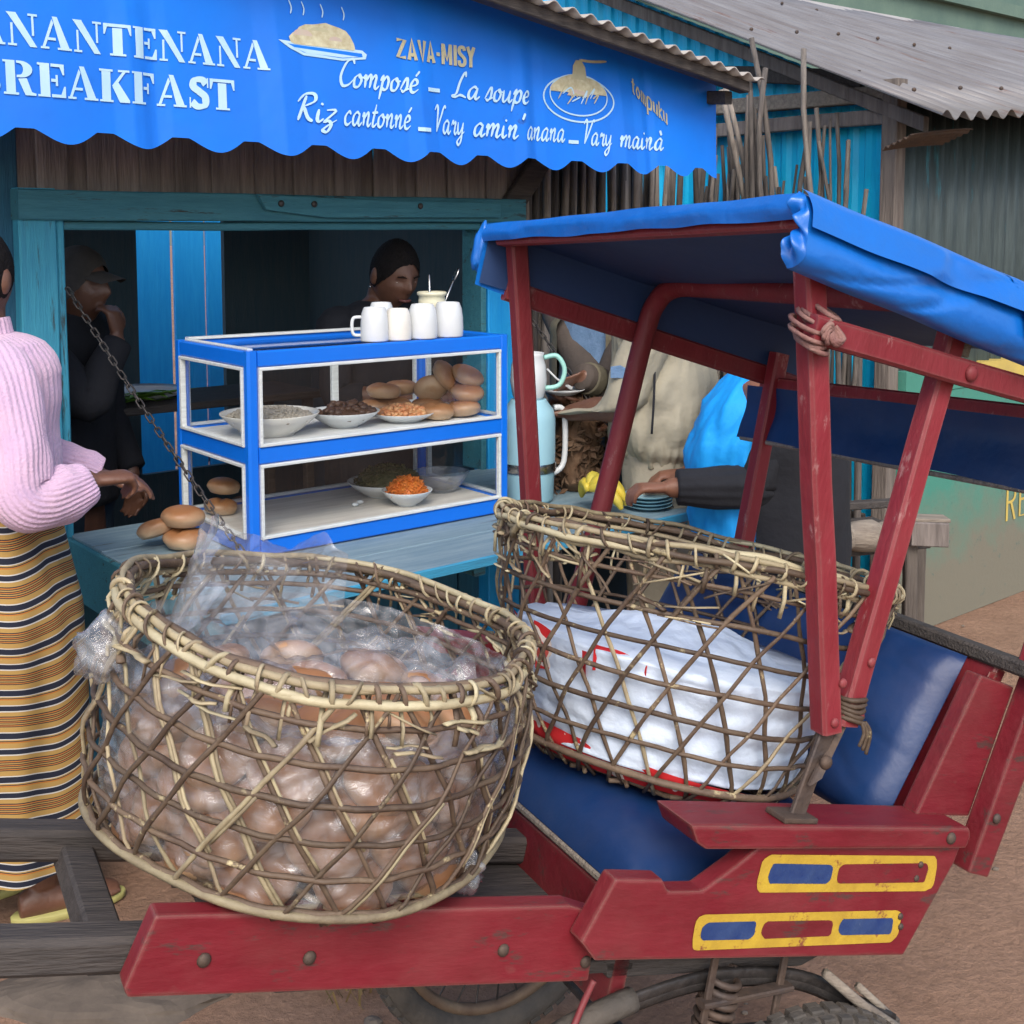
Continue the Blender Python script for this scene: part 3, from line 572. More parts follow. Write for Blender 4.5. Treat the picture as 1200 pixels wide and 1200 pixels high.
SCR = {
 'a': ([[(.40, .38), (.27, .46), (.10, .32), (.08, .09), (.2, .0), (.34, .16), (.42, .43)], [(.42, .43), (.38, .1), (.46, 0), (.58, .12)]], .56),
 'c': ([[(.36, .36), (.25, .46), (.08, .28), (.1, .05), (.25, 0), (.42, .12)]], .43),
 'e': ([[(.08, .2), (.3, .28), (.31, .42), (.18, .46), (.07, .25), (.12, .03), (.26, 0), (.42, .12)]], .43),
 'i': ([[(.08, .44), (.09, .1), (.18, 0), (.3, .12)], [(.13, .60), (.16, .67)]], .30),
 'm': ([[(.02, .3), (.1, .45), (.11, .0)], [(.11, .2), (.26, .46), (.34, .38), (.32, 0)], [(.32, .2), (.48, .46), (.56, .38), (.54, .08), (.62, 0), (.74, .12)]], .74),
 'n': ([[(.02, .3), (.1, .45), (.11, .0)], [(.11, .2), (.27, .46), (.35, .38), (.33, .08), (.41, 0), (.53, .12)]], .53),
 'o': ([[(.25, .46), (.08, .3), (.1, .03), (.28, .02), (.38, .25), (.27, .45), (.3, .36), (.48, .36)]], .46),
 'p': ([[(.04, .3), (.15, .46), (.08, -.36)], [(.12, .2), (.27, .46), (.4, .35), (.36, .05), (.22, 0), (.12, .1)]], .48),
 'r': ([[(.04, .3), (.12, .47), (.18, .38), (.31, .42), (.27, .1), (.36, 0), (.46, .12)]], .44),
 's': ([[(.04, .05), (.26, .5), (.33, .2), (.22, 0), (.08, .04)], [(.25, .04), (.42, .12)]], .42),
 't': ([[(.22, .78), (.11, .1), (.2, 0), (.34, .12)], [(.02, .47), (.34, .51)]], .34),
 'u': ([[(.06, .44), (.07, .08), (.18, 0), (.34, .2), (.39, .44)], [(.39, .44), (.37, .08), (.46, 0), (.56, .12)]], .54),
 'y': ([[(.06, .44), (.08, .1), (.2, .04), (.36, .25), (.41, .44)], [(.41, .44), (.34, -.2), (.2, -.38), (.08, -.27), (.25, -.1), (.52, .12)]], .52),
 'z': ([[(.05, .43), (.36, .43), (.06, .02), (.2, .04), (.3, -.1), (.22, -.35), (.06, -.3), (.2, -.12), (.46, .1)]], .44),
 'C': ([[(.6, .80), (.5, .97), (.25, .82), (.08, .35), (.2, .02), (.45, .05), (.65, .25)]], .62),
 'L': ([[(.5, .80), (.42, .97), (.28, .6), (.2, .15), (.04, .05), (.2, .02), (.4, .1), (.66, .02)]], .68),
 'R': ([[(.26, .9), (.14, .0)], [(.0, .66), (.2, .95), (.5, .97), (.56, .72), (.22, .5)], [(.25, .5), (.45, .12), (.64, 0)]], .68),
 'V': ([[(.0, .8), (.12, .97), (.22, .8), (.20, .02)], [(.20, .02), (.45, .6), (.6, .95), (.72, .9)]], .60),
 "'": ([[(.1, .95), (.05, .7)]], .22), ' ': ([], .28), '-': ([[(.02, .12), (.42, .12)]], .46),
}
def script(txt, a0, a1, z0, em):
    x = 0; items = []; prev = None
    for c in txt:
        acc = None
        if c == 'é': c, acc = 'e', [(.22, .58), (.36, .78)]
        if c == 'à': c, acc = 'a', [(.34, .60), (.22, .80)]
        st, ad = SCR[c]; items += [(x, s, c) for s in st]
        if acc: items.append((x, acc, c))
        x += ad
    sx = (a1-a0)/x; out = G()
    for k, (x0, s, c) in enumerate(items):
        q = sweep([(x0+px+(.25*py), py) for px, py in s], .055, .135, .6) if c != '-' else sweep([(x0+px, py) for px, py in s], .13, .13, 0, 1, False)
        out.add([(a0+p.x*sx, z0+p.y*em, .0003*(k % 5)) for p in q.v], q.f)
    put(out, 'banner_white')
script('Composé', 1.838, 2.118, 2.075, .082); script('-', 2.158, 2.215, 2.078, .09); script('La', 2.255, 2.365, 2.074, .082); script('soupe', 2.385, 2.565, 2.074, .082)
script('Riz', 1.69, 1.825, 1.968, .078); script('cantonné', 1.85, 2.085, 1.965, .082); script('-', 2.108, 2.165, 1.955, .09); script('Vary', 2.172, 2.30, 1.960, .085); script("amin'", 2.335, 2.535, 1.960, .085)
script('anana', 2.552, 2.725, 1.960, .085); script('-', 2.742, 2.792, 1.950, .09); script('Vary', 2.80, 2.935, 1.955, .085); script('mainà', 2.965, 3.185, 1.952, .085)
BLK = {'Z': ([[(.04, .91), (.42, .91), (.06, .09), (.44, .09)]], .50), 'A': ([[(.08, 0), (.24, 1), (.40, 0)], [(.14, .25), (.34, .25)]], .50), 'V': ([[(.08, 1), (.24, 0), (.40, 1)]], .48), '-': ([[(.04, .45), (.22, .45)]], .28),
       'M': ([[(.10, 0), (.10, 1)], [(.12, .95), (.30, .2), (.48, .95)], [(.50, 0), (.50, 1)]], .64), 'I': ([[(.10, 0), (.10, 1)]], .22), 'S': ([[(.36, .78), (.30, .93), (.12, .90), (.10, .66), (.36, .38), (.34, .10), (.12, .07), (.08, .28)]], .46),
       'Y': ([[(.06, 1), (.22, .5), (.22, 0)], [(.38, 1), (.22, .5)]], .44), 'R': ([[(.08, 0), (.08, 1)], [(.08, .96), (.26, .97), (.36, .86), (.36, .66), (.26, .54), (.08, .53)], [(.22, .53), (.38, 0)]], .48), 'E': ([[(.38, .95), (.08, .95), (.08, .05), (.40, .05)], [(.08, .52), (.32, .52)]], .46),
       't': ([[(.15, .95), (.15, .15), (.25, .05)], [(.02, .68), (.28, .68)]], .32), 'o': ([[(.2, .7), (.08, .35), (.2, .03), (.34, .35), (.2, .7)]], .42), 'm': ([[(.08, 0), (.08, .7), (.26, .68), (.28, 0)], [(.28, .6), (.46, .68), (.48, 0)]], .58), 'p': ([[(.08, -.35), (.08, .68), (.32, .6), (.30, .1), (.1, .05)]], .42),
       'u': ([[(.06, .7), (.08, .1), (.28, .06), (.32, .7)], [(.32, .7), (.32, 0)]], .42), 'k': ([[(.08, 0), (.08, 1)], [(.32, .7), (.10, .35), (.34, 0)]], .40)}
def block(txt, a0, a1, z0, h, wd, slope=0, m='banner_gold', sm=1):
    tot = sum(BLK[c][1] for c in txt); sx = (a1-a0)/tot; x = 0; out = G(); k = 0
    for c in txt:
        for s in BLK[c][0]:
            q = sweep([(x+px, py) for px, py in s], wd, wd, 0, 5 if len(s) > 4 else 1, False); k += 1
            out.add([(a0+p.x*sx, z0+p.y*h+slope*p.x*sx, .0003*(k % 5)) for p in q.v], q.f)
        x += BLK[c][1]
    return out
put(block('ZAVA-MISY', 2.050, 2.352, 2.171, .062, .17), 'banner_gold')
put(block('tompuku', 3.045, 3.215, 2.145, .058, .11, -.62), 'banner_gold')
# printed pictures: a dish of rice and a dish of noodles lifted on a fork
def blob(cx, cz, rx, rz_, sd, n=28, rough=.1, lo=0): return [(cx+rx*cos(2*pi*i/n)*(1+rough*noise.noise(V(cos(2*pi*i/n)*2, sin(2*pi*i/n)*2, sd))), cz+max(lo, rz_*sin(2*pi*i/n))*(1+rough*noise.noise(V(cos(2*pi*i/n)*2, sin(2*pi*i/n)*2, sd+5)))) for i in range(n)]
def pic(pts, m, lay): put(G().poly([(x, z, 0) for x, z in pts]), m, 'printed_picture', lay)
pic([(1.655, 2.186), (1.69, 2.166), (1.735, 2.150), (1.86, 2.146), (1.94, 2.158), (1.945, 2.172), (1.93, 2.182)], 'banner_white', 1)
pic([(1.685, 2.178), (1.735, 2.158), (1.86, 2.153), (1.93, 2.163), (1.928, 2.173)], 'banner', 2)
pic([(1.70, 2.170), (1.745, 2.157), (1.86, 2.155), (1.915, 2.162)], 'banner_white', 3)
pic(blob(1.80, 2.183, .105, .064, 1, 30, .16, -.004), 'banner_cream', 4)
pic(blob(1.735, 2.205, .030, .018, 3), 'banner_pink', 5); pic(blob(1.84, 2.20, .022, .012, 8), 'banner_pink', 5); pic(blob(1.79, 2.222, .03, .012, 9), 'banner_gold', 5)
for a_ in (1.70, 1.74, 1.80, 1.87): put(sweep([(a_, 2.262), (a_+.004, 2.28), (a_-.003, 2.30)], .004, .004, 0, 4), 'banner_white', 'printed_picture', 6)
ring = [(2.795+.158*cos(t), 2.105+.076*sin(t)) for t in [2*pi*i/48 for i in range(49)]]
put(sweep(ring, .006, .006, 0, 1, False), 'banner_white', 'printed_picture', 1)
ring = [(2.795+.130*cos(t), 2.118+.068*sin(t)) for t in [2*pi*i/48 for i in range(49)]]
put(sweep(ring, .005, .005, 0, 1, False), 'banner_white', 'printed_picture', 2)
pic(blob(2.795, 2.125, .126, .060, 6, 36, .1), 'banner_cream', 3)
pic(blob(2.79, 2.115, .05, .02, 16, 20, .2), 'banner_pink', 4)
for i in range(9): put(sweep([(2.70+.02*i, 2.10+.02*sin(i*2)), (2.74+.018*i, 2.13+.02*cos(i)), (2.76+.012*i, 2.11)], .005, .005, 0, 5), ('banner_gold', 'banner_white')[i % 2], 'printed_picture', 5+i % 3)
pic([(2.765, 2.17), (2.77, 2.215), (2.785, 2.235), (2.81, 2.235), (2.826, 2.215), (2.832, 2.17)], 'banner_gold', 4)
put(sweep([(2.80, 2.236), (2.86, 2.236), (2.93, 2.243)], .009, .009, 0, 4), 'banner_gold', 'printed_picture', 6)
# ================================================================ FENCES AND NEIGHBOUR BUILDING
def stick(par, p0, p1, r, m, bend=.02, n=6):
    p0, p1 = V(*p0), V(*p1); sd = random.random()*99; P = []; R = []
    for i in range(n+1):
        t = i/n; q = p0+(p1-p0)*t
        q += V(noise.noise(V(t*2.2, sd, 0)), noise.noise(V(t*2.2, sd, 7))*.5, 0)*bend
        P.append(q); R.append(r*(1.1-.35*t)*(1+.14*noise.noise(V(t*7, sd, 3))))
    return part(par, 'stick', G().tube(P, R, 7), m, True)
SF = thing('stick_fence', 'tall close fence of upright grey sticks beside the food stall', 'fence', (3.3, 3.56, 0))
a_ = 2.985
while a_ < 3.72:
    r = random.uniform(.013, .024); stick(SF, (a_+r, 3.56+random.uniform(-.012, .012), 0), (a_+r+random.uniform(-.035, .035), 3.56+random.uniform(-.02, .02), random.uniform(2.02, 2.2)), r, random.choice(['stick', 'stick', 'dark_stick']), .025); a_ += 2*r*random.uniform(.78, 1.0)
a_ = 2.99
while a_ < 3.80:
    r = random.uniform(.012, .02); stick(SF, (a_+r, 3.61+random.uniform(-.01, .01), 0), (a_+r+random.uniform(-.03, .03), 3.61, random.uniform(1.98, 2.15)), r, random.choice(['stick', 'dark_stick']), .02); a_ += 2*r*.95
for k in range(16): stick(SF, (3.74+.027*k+random.uniform(-.02, .02), 3.56, 0), (3.74+.045*k+random.uniform(-.05, .05), 3.56, random.uniform(1.9, 2.1)), random.uniform(.010, .018), random.choice(['stick', 'dark_stick']), .05)
for z in (.5, 1.35): plank(SF, 'rail', (2.96, 3.645, z), (4.15, 3.645, z+.02), az*.025, ay*.012, 'grey_wood', 4, .002)
# dark backing behind the close fence is the blue tin side wall of the neighbour building
NB = thing('neighbour_building', 'neighbour shop with teal front, blue tin side and rusty corrugated roof', 'building', (4.25, 2.7, 0))
def corr(fn, nu, nv, th=.003):
    g = G().grid(fn, nu, nv); n0 = len(g.v)
    g.join(G().add([p+V(.0005, .003, -.003) for p in g.v], [tuple(reversed(f)) for f in g.f])); w = nu+1
    for i in range(nu): g.f.append((i+1, i, n0+i, n0+i+1)); g.f.append((nv*w+i, nv*w+i+1, n0+nv*w+i+1, n0+nv*w+i))
    for j in range(nv): g.f.append((j*w+nu, j*w+w+nu, n0+j*w+w+nu, n0+j*w+nu)); g.f.append((j*w+w, j*w, n0+j*w, n0+j*w+w))
    return g
def trap(x, p, d):
    t = (x/p) % 1.0
    return d*(0 if t < .42 else (t-.42)/.1 if t < .52 else 1 if t < .86 else (1-t)/.14)
# side wall (runs into the yard), sheets overlap
b_ = 2.72
while b_ < 7.2:
    w = .82; k = int(b_*10) % 3
    part(NB, 'side_sheet', corr(lambda s, t, b_=b_, k=k: V(4.32+.003*k+trap(b_+w*s, .085, -.014), b_+w*s, .02+(2.0+min(b_+w*s-2.35, 2.2)*.417)*t), 82, 2), 'cyan_tin'); b_ += w-.03
plank(NB, 'beam', (4.235, 2.70, 2.215), (4.235, 6.4, 2.235), az*.032, ax*.03, 'pale_wood', 8, .003)
plank(NB, 'beam', (4.245, 2.70, 2.125), (4.245, 6.4, 2.12), az*.030, ax*.02, 'brown_board', 8, .003)
plank(NB, 'beam', (4.23, 2.85, 2.28), (4.23, 5.6, 2.62), az*.035, ax*.02, 'grey_wood', 6, .003)
plank(NB, 'beam', (4.21, 2.55, 2.075), (4.21, 4.60, 2.93), az*.03, ax*.018, 'brown_board', 6, .002)
plank(NB, 'corner_post', (4.225, 2.70, 0), (4.225, 2.70, 2.26), ax*.035, ay*.035, 'grey_wood_z', 6, .003)
# front
part(NB, 'front_wall', G().box((4.265, 2.64, 0), (9, 2.76, 1.0)), 'teal_wall')
part(NB, 'wall_band', G().box((4.265, 2.636, 1.003), (4.74, 2.76, 1.10)), 'teal_wall'); part(NB, 'wall_band', G().box((4.743, 2.634, 1.003), (9, 2.76, 1.10)), 'yellow_wall')
q = block('RE', 5.100, 5.325, .36, .16, .075); q.v = [V(p.x, 2.637-p.z, p.y) for p in q.v]
part(NB, 'lettering', q, 'yellow_wall')
a_ = 4.27; k = 0
while a_ < 9:
    w = .82; k += 1
    part(NB, 'front_sheet', corr(lambda s, t, a_=a_, k=k: V(a_+w*s, 2.70-.004*(k % 2)-.030*(.5+.5*sin((a_+w*s)*2*pi/.105)), 1.10+(1.09+(a_+w*s-3.99)*.066)*t), 84, 2), 'grey_tin', True); a_ += w-.04
# roof
E1, E2, T1, T2 = V(3.99, 2.35, 2.083), V(9, 2.12, 2.42), V(4.02, 4.62, 3.03), V(9, 4.62, 3.10)
def roof(s, t, e=0):
    p = (E1+(E2-E1)*s)*(1-t)+(T1+(T2-T1)*s)*t
    x = s*5.0; p.z += .017*sin(x*2*pi/.105)+.02*noise.noise(V(s*9, t*2, 1)); p.y += .02*noise.noise(V(s*14, 3, 1))*(1-t); return p
ns = 6
for k in range(ns):
    part(NB, 'roof_sheet', corr(lambda s, t, k=k: roof((k+s*1.03)/ns, t)+V(0, 0, .004*k), 110, 6), 'tin', True)
part(NB, 'ridge_cap', G().prism([T1+V(-.03, -.10, -.02), T1+V(-.03, .0, .035), T1+V(-.03, .12, -.03), T1+V(-.03, .0, .028)], (T2-T1)), 'tin_edge')
for i in range(9):
    for t in (.1, .45, .8): 
        p = roof((i+.5)/9*.55, t); part(NB, 'roof_nail', G().ball(p+V(0, -.004, .014), .009, 6, 4), 'rust_metal')
part(NB, 'loose_sheet', corr(lambda s, t: V(4.03+.26*s, 2.50-.10*s+.12*t, 2.02-.045*t+.05*s+.006*sin(t*30)-.02*s*s), 10, 24), 'rust_metal')
# sticks along the neighbour's side wall, some much taller than the rest
SK = thing('stick_fence', 'fence of dark crooked sticks against the bright blue tin wall', 'fence', (4.12, 3.1, 0))
b_ = 2.74
while b_ < 3.52:
    r = random.uniform(.010, .018); stick(SK, (4.13+random.uniform(-.012, .012), b_+r, 0), (4.13+random.uniform(-.02, .02), b_+r+random.uniform(-.03, .03), random.uniform(1.35, 1.62)), r, random.choice(['dark_stick', 'stick', 'dark_stick']), .03); b_ += 2*r*random.uniform(1.0, 1.35)
for b, h, dx in ((3.42, 2.05, .05), (3.40, 2.12, -.06), (3.36, 2.14, -.02), (3.33, 2.10, .03), (3.27, 2.16, .05), (3.22, 2.20, -.1), (3.13, 2.24, .05), (3.1, 2.22, -.05), (3.05, 2.2, -.08), (3.04, 2.27, .02), (2.99, 2.42, 0), (2.97, 2.3, .04), (2.95, 2.14, .03), (2.93, 2.2, -.05), (2.88, 2.12, -.06), (2.815, 2.36, .03), (2.80, 2.0, 0), (3.46, 2.02, 0), (3.28, 1.98, -.08), (3.0, 2.05, .1)):
    q_ = 4.08 if h < 2.19 else 3.90
    stick(SK, (4.07+random.uniform(-.02, .02), b-dx, 0), (q_+random.uniform(-.02, .02), b+(4.08-q_)*.8, h+.02), random.uniform(.009, .016), random.choice(['dark_stick', 'dark_stick', 'dark_stick', 'stick']), .17, 10)
for k in range(26):
    b = random.uniform(2.80, 3.5); stick(SK, (4.10+random.uniform(-.03, .02), b, .4), (4.09+random.uniform(-.03, .02), b+random.gauss(0, .07), random.uniform(1.8, 2.14)), random.uniform(.006, .012), random.choice(['dark_stick', 'dark_stick', 'stick']), .10, 9)
for z in (.5, 1.2): plank(SK, 'rail', (4.17, 2.75, z), (4.17, 3.55, z+.02), az*.022, ax*.01, 'grey_wood', 4, .002)
# far building and greenery beyond the roofs
FB = thing('far_building', 'mossy green concrete building rising behind the corrugated roof', 'building', (12, 8, 0))
part(FB, 'wall', G().box((9.9, 8, 0), (22, 14, 5.6)), 'plaster_green'); part(FB, 'ledge', G().box((9.8, 7.9, 4.45), (22, 8.0, 4.6)), 'plaster_green')
TR = thing('tree', 'leafy green tree crown showing over the far wall', 'tree', (9.0, 9.5, 0))
part(TR, 'trunk', G().tube([(9.0, 9.5, 0), (9.02, 9.5, 2), (9.05, 9.55, 4.2), (9.2, 9.6, 5.2)], [.13, .11, .08, .04], 10), 'grey_wood_z', True)
g = G()
for i in range(1500):
    d = V(random.gauss(0, 1), random.gauss(0, 1), random.gauss(0, 1)).normalized()*(random.random()**.4); c = V(9.1, 9.6, 4.9)+V(d.x*.9, d.y*.9, d.z*.75)
    if noise.noise(c*1.5) < -.15: continue
    u_ = V(random.gauss(0, 1), random.gauss(0, 1), random.gauss(0, 1)).normalized()*.07; v_ = u_.orthogonal().normalized()*.035
    g.add([c-u_, c+v_, c+u_, c-v_], [(0, 1, 2, 3)])
part(TR, 'crown', g, 'leaf_tree', kind='stuff')
# ================================================================ RICKSHAW  (x rearward, y across from near side, z up)
RK = thing('rickshaw', 'red painted hand-pulled rickshaw with blue canopy and seat, propped nose up', 'rickshaw', (0, .4, -.9), FR)
FRi = FR.inverted()
def rt(poly, s, th): return G().prism([(x, s, z) for x, z in poly], (0, th, 0))
def rpart(name, g, m, bevel=.004, smooth=False, par=None): return part(par or RK, name, g, m, smooth, bevel)
def nail(par, r, s, t, d=.008, m='rust_metal', ax_=1): return part(par, 'bolt', G().ball((r, s, t), (d, d*.6, d) , 8, 6), m, True)
# foot well boards
fb = rpart('side_plank', rt([(-.862, -.236), (-.345, -.238), (-.300, -.25), (-.293, -.336), (-.872, -.322), (-.878, -.312)], 0, .03), 'red_paint')
for r, t in ((-.80, -.285), (-.68, -.288), (-.43, -.290), (-.305, -.31)): nail(fb, r, -.001, t)
rpart('side_plank', rt([(-.74, -.245), (-.20, -.25), (-.20, -.34), (-.74, -.33)], .50, .03), 'red_paint')
rpart('foot_floor', G().box((-.70, .03, -.345), (-.20, .50, -.328)), 'grey_wood')
rpart('cross_board', G().board((-.735, .03, -.29), (-.735, .50, -.29), V(.012, 0, 0), V(0, 0, .045)), 'grey_wood', 0)
rpart('seat_riser', G().board((-.222, .03, -.33), (-.222, .79, -.33), V(.012, 0, 0), V(0, 0, .072)), 'red_paint', 0)
rpart('seat_ledge', G().board((-.216, .03, -.252), (-.216, .79, -.252), V(.022, 0, 0), V(0, 0, .006)), 'pale_wood', 0)
# shafts
for s, t0 in ((.055, -.292), (.31, -.292)):
    rpart('shaft', G().board((-2.35, s, t0+.01), (-.15, s, t0-.012), V(0, .022, 0), V(0, 0, .02), .006, 8, .001), 'grey_wood', 0)
rpart('cross_board', G().board((-.885, .06, -.312), (-.885, .34, -.312), V(.02, 0, 0), V(0, 0, .018)), 'grey_wood', 0)
# near and far body side
side = [(-.310, -.190), (-.236, -.192), (-.224, -.207), (-.168, -.207), (-.12, -.175), (-.088, -.150), (.305, -.150), (.298, -.175), (.231, -.309), (-.315, -.292), (-.342, -.268)]
sp_ = rpart('side_panel', rt(side, -.032, .03), 'red_paint', .004)
far = rpart('side_panel', rt(side, .79, .03), 'red_paint', .004)
for s0 in (0,):
    ar = rpart('armrest', G().prism([(-.222, -.045, -.116), (.300, -.045, -.116), (.306, -.045, -.128), (.302, -.045, -.147), (-.188, -.045, -.148), (-.205, -.045, -.140)], (0, .08, 0)), 'red_paint', .005)
    nail(ar, .262, -.046, -.131, .009)
rpart('armrest', G().prism([(-.222, .765, -.116), (.300, .765, -.116), (.306, .765, -.128), (.302, .765, -.147), (-.188, .765, -.148), (-.205, .765, -.140)], (0, .07, 0)), 'red_paint', .005)
# painted panels on the near side
def rrect(x0, x1, z0, z1, r, n=4):
    out = []
    for cx, cz, a0 in ((x1-r, z1-r, 0), (x0+r, z1-r, pi/2), (x0+r, z0+r, pi), (x1-r, z0+r, 3*pi/2)):
        for i in range(n+1): a = a0+pi/2*i/n; out.append((cx+r*cos(a), cz+r*sin(a)))
    return out
def wob(P, k=.0026): return [(x+k*noise.noise(V(x*90, z*90, 1)), z+k*noise.noise(V(x*90, z*90, 5))) for x, z in P]
def flat(P, s): return G().poly([(x, s, z) for x, z in wob(P)])
TL = -.020   # slight slope of the painted rows
def row(x0, x1, z0, z1, cells, rr):
    def sl(P): return [(x, z+TL*(x-x0)*.5) for x, z in P]
    part(sp_, 'painted_frame', flat(sl(rrect(x0, x1, z0, z1, rr)), -.0332), 'yellow_paint')
    for a, b, m in cells: part(sp_, 'painted_cell', flat(sl(rrect(a, b, z0+.012, z1-.011, .009)), -.0338), m)
row(-.080, .262, -.211, -.160, [(-.062, .052, 'navy_paint'), (.064, .243, 'red_paint')], .016)
row(-.170, .208, -.284, -.237, [(-.158, -.066, 'navy_paint'), (-.054, .074, 'red_paint'), (.088, .194, 'navy_paint')], .014)
for r, t in ((.225, -.175), (.222, -.195), (.205, -.25), (.21, -.265)): nail(sp_, r, -.034, t, .005)
# seat cushion
g = G()
def cush(s, t): 
    return None
def pillow(x0, x1, y0, y1, z0, z1, nx=44, ny=44, puff=.03):
    g = G()
    def top(s, t):
        u, v = 2*s-1, 2*t-1; e = (1-abs(u)**5)*(1-abs(v)**5)
        return V(x0+(x1-x0)*s, y0+(y1-y0)*t, z0+(z1-z0)*e**.45+puff*.35*e*noise.noise(V(s*4, t*4, x0))-.006*e*max(0, 1-abs(noise.noise(V(s*2.6, t*2.6, x0+4)))*10))
    def bot(s, t): p = top(s, t); return V(p.x, p.y, z0-.001)
    g.grid(top, nx, ny); g.join(G().add([bot(i/nx, j/ny) for j in range(ny+1) for i in range(nx+1)], [tuple(reversed(f)) for f in g.f[:nx*ny]]))
    return g
rpart('seat_cushion', pillow(-.235, .24, .025, .78, -.245, -.165), 'vinyl', 0, True)
rpart('seat_base', G().box((-.18, .0, -.30), (.23, .785, -.248)), 'grey_wood', 0)
# back rest
g = pillow(0, .30, .05, .76, 0, .05)
M = Matrix.Translation((.225, 0, -.165)) @ Matrix.Rotation(-radians(68), 4, 'Y')
g.v = [M @ p for p in g.v]
rpart('back_cushion', g, 'vinyl', 0, True)
rpart('back_board', G().board((.262, .02, -.17), (.365, .02, .10), V(.008, 0, 0), V(0, .001, 0)).board((.285, .4, -.17), (.385, .4, .105), V(.012, 0, -.004), V(0, .38, 0)), 'red_paint', 0)
rpart('side_wing', rt([(.315, .098), (.395, .085), (.352, -.118), (.236, -.118)], .0, .03), 'red_paint')
ow = rpart('rear_post', rt([(.397, .110), (.452, .105), (.375, -.196), (.330, -.188)], -.036, .034), 'red_paint')
rpart('rear_post', rt([(.397, .110), (.452, .105), (.375, -.196), (.330, -.188)], .80, .034), 'red_paint')
for r, t in ((.39, .045), (.365, -.105), (.405, .0)): nail(ow, r, -.037, t, .008)
rpart('back_rail', G().board((.385, -.055, .118), (.385, .84, .118), V(.022, 0, 0), V(0, 0, .011), .004, 5, .0008), 'grey_wood', 0)
rpart('rear_upright', G().board((.405, -.015, .11), (.47, -.015, .55), V(.020, 0, 0), V(0, .016, 0)), 'red_post', 0)
rpart('rear_upright', G().board((.505, .80, .05), (.49, .80, .56), V(.018, 0, 0), V(0, .016, 0)), 'red_post', 0)
# canopy posts, near and far
p = rpart('canopy_post', G().board((-.205, -.005, .665), (.008, -.012, .004), V(.017, 0, .004), V(0, .016, 0), .004, 6, .0006), 'red_post', 0)
for t in (.075, .02): nail(p, .004-.0*t, -.029, t, .007, 'red_post')
rpart('post_splint', G().board((-.172, .014, .62), (-.155, .014, .52), V(.009, 0, 0), V(0, .012, 0)), 'pale_wood', 0)
p = rpart('canopy_post', G().board((.110, .0, .640), (.048, -.002, .012), V(.017, 0, 0), V(0, .016, 0), .004, 6, .0006), 'red_post', 0)
for t in (.105, .03): nail(p, .06, -.019, t, .007, 'red_post')
rpart('post_splint', G().board((.136, -.004, .63), (.127, -.004, .555), V(.008, 0, 0), V(0, .010, 0)), 'pale_wood', 0)
rpart('canopy_post', G().board((-.205, .80, .655), (.04, .80, -.12), V(.017, 0, .004), V(0, .016, 0), .004, 6, .0006), 'red_post', 0)
bow = catmull([(.105, .80, -.12), (.122, .80, .25), (.132, .80, .52), (.134, .785, .595), (.134, .73, .628), (.134, .60, .634), (.134, .2, .634), (.130, .03, .634)], 6)
rpart('canopy_bow', G().tube(bow, .021, 8), 'red_post', 0, True)
# rails
rn = rpart('canopy_rail', G().board((-.19, -.034, .532), (.62, -.034, .527), V(0, 0, .019), V(0, .011, 0), .004, 6, .0008), 'red_post', 0)
nail(rn, .107, -.046, .530, .012, 'red_post')
rpart('canopy_rail', G().board((-.19, .825, .548), (.62, .825, .50), V(0, 0, .021), V(0, .010, 0), .004, 6, .0008), 'red_post', 0)
# rope knot on the front post, cord round the second post
g = G()
for i in range(9):
    c = V(-.172+random.gauss(0, .006), -.02, .537+(i-4)*.006); rr = .0205+random.uniform(-.002, .003); a0 = random.uniform(-.4, .4)
    g.tube([c+V(rr*cos(a), rr*1.15*sin(a), .01*sin(a+a0)) for a in [2*pi*k/14 for k in range(14)]], .0036, 5, True)
for i in range(7):
    a = random.uniform(0, 6.28); c = V(-.165, -.048, .535); g.tube(catmull([c, c+V(cos(a)*.013, -.006, sin(a)*.013), c+V(cos(a+.9)*.020, -.004, sin(a+.9)*.020), c+V(cos(a+2)*.009, .004, sin(a+2)*.010)], 4), .0036, 5)
rpart('rope_knot', g, 'rope', 0, True)
g = G()
for i in range(5):
    c = V(.052, -.002, .022+.007*i); g.tube([c+V(.021*cos(a), .0205*sin(a), .002*sin(a*2+i)) for a in [2*pi*k/16 for k in range(16)]], .004, 5, True)
for i in range(3): g.tube(catmull([(.06+.004*i, -.022, .022), (.066+.006*i, -.026, .008), (.064+.008*i, -.024, -.012-.005*i)], 4), .0028, 5)
rpart('cord_wrap', g, 'cane_bark', 0, True)
# folding iron under the posts
rpart('hinge_strap', G().board((.012, -.012, .012), (-.022, -.02, -.114), V(.014, 0, .004), V(0, .004, 0), .002), 'rust_metal', 0)
rpart('hinge_strap', G().board((.045, -.004, .015), (-.012, -.03, -.060), V(.010, 0, .006), V(0, .004, 0), .002), 'rust_metal', 0)
part(RK, 'bolt', G().ball((.004, -.028, -.035), (.010, .007, .010), 10, 6), 'rust_metal', True)
rpart('hinge_foot', G().box((-.06, -.04, -.1155), (.0, .0, -.108)), 'rust_metal', .002)
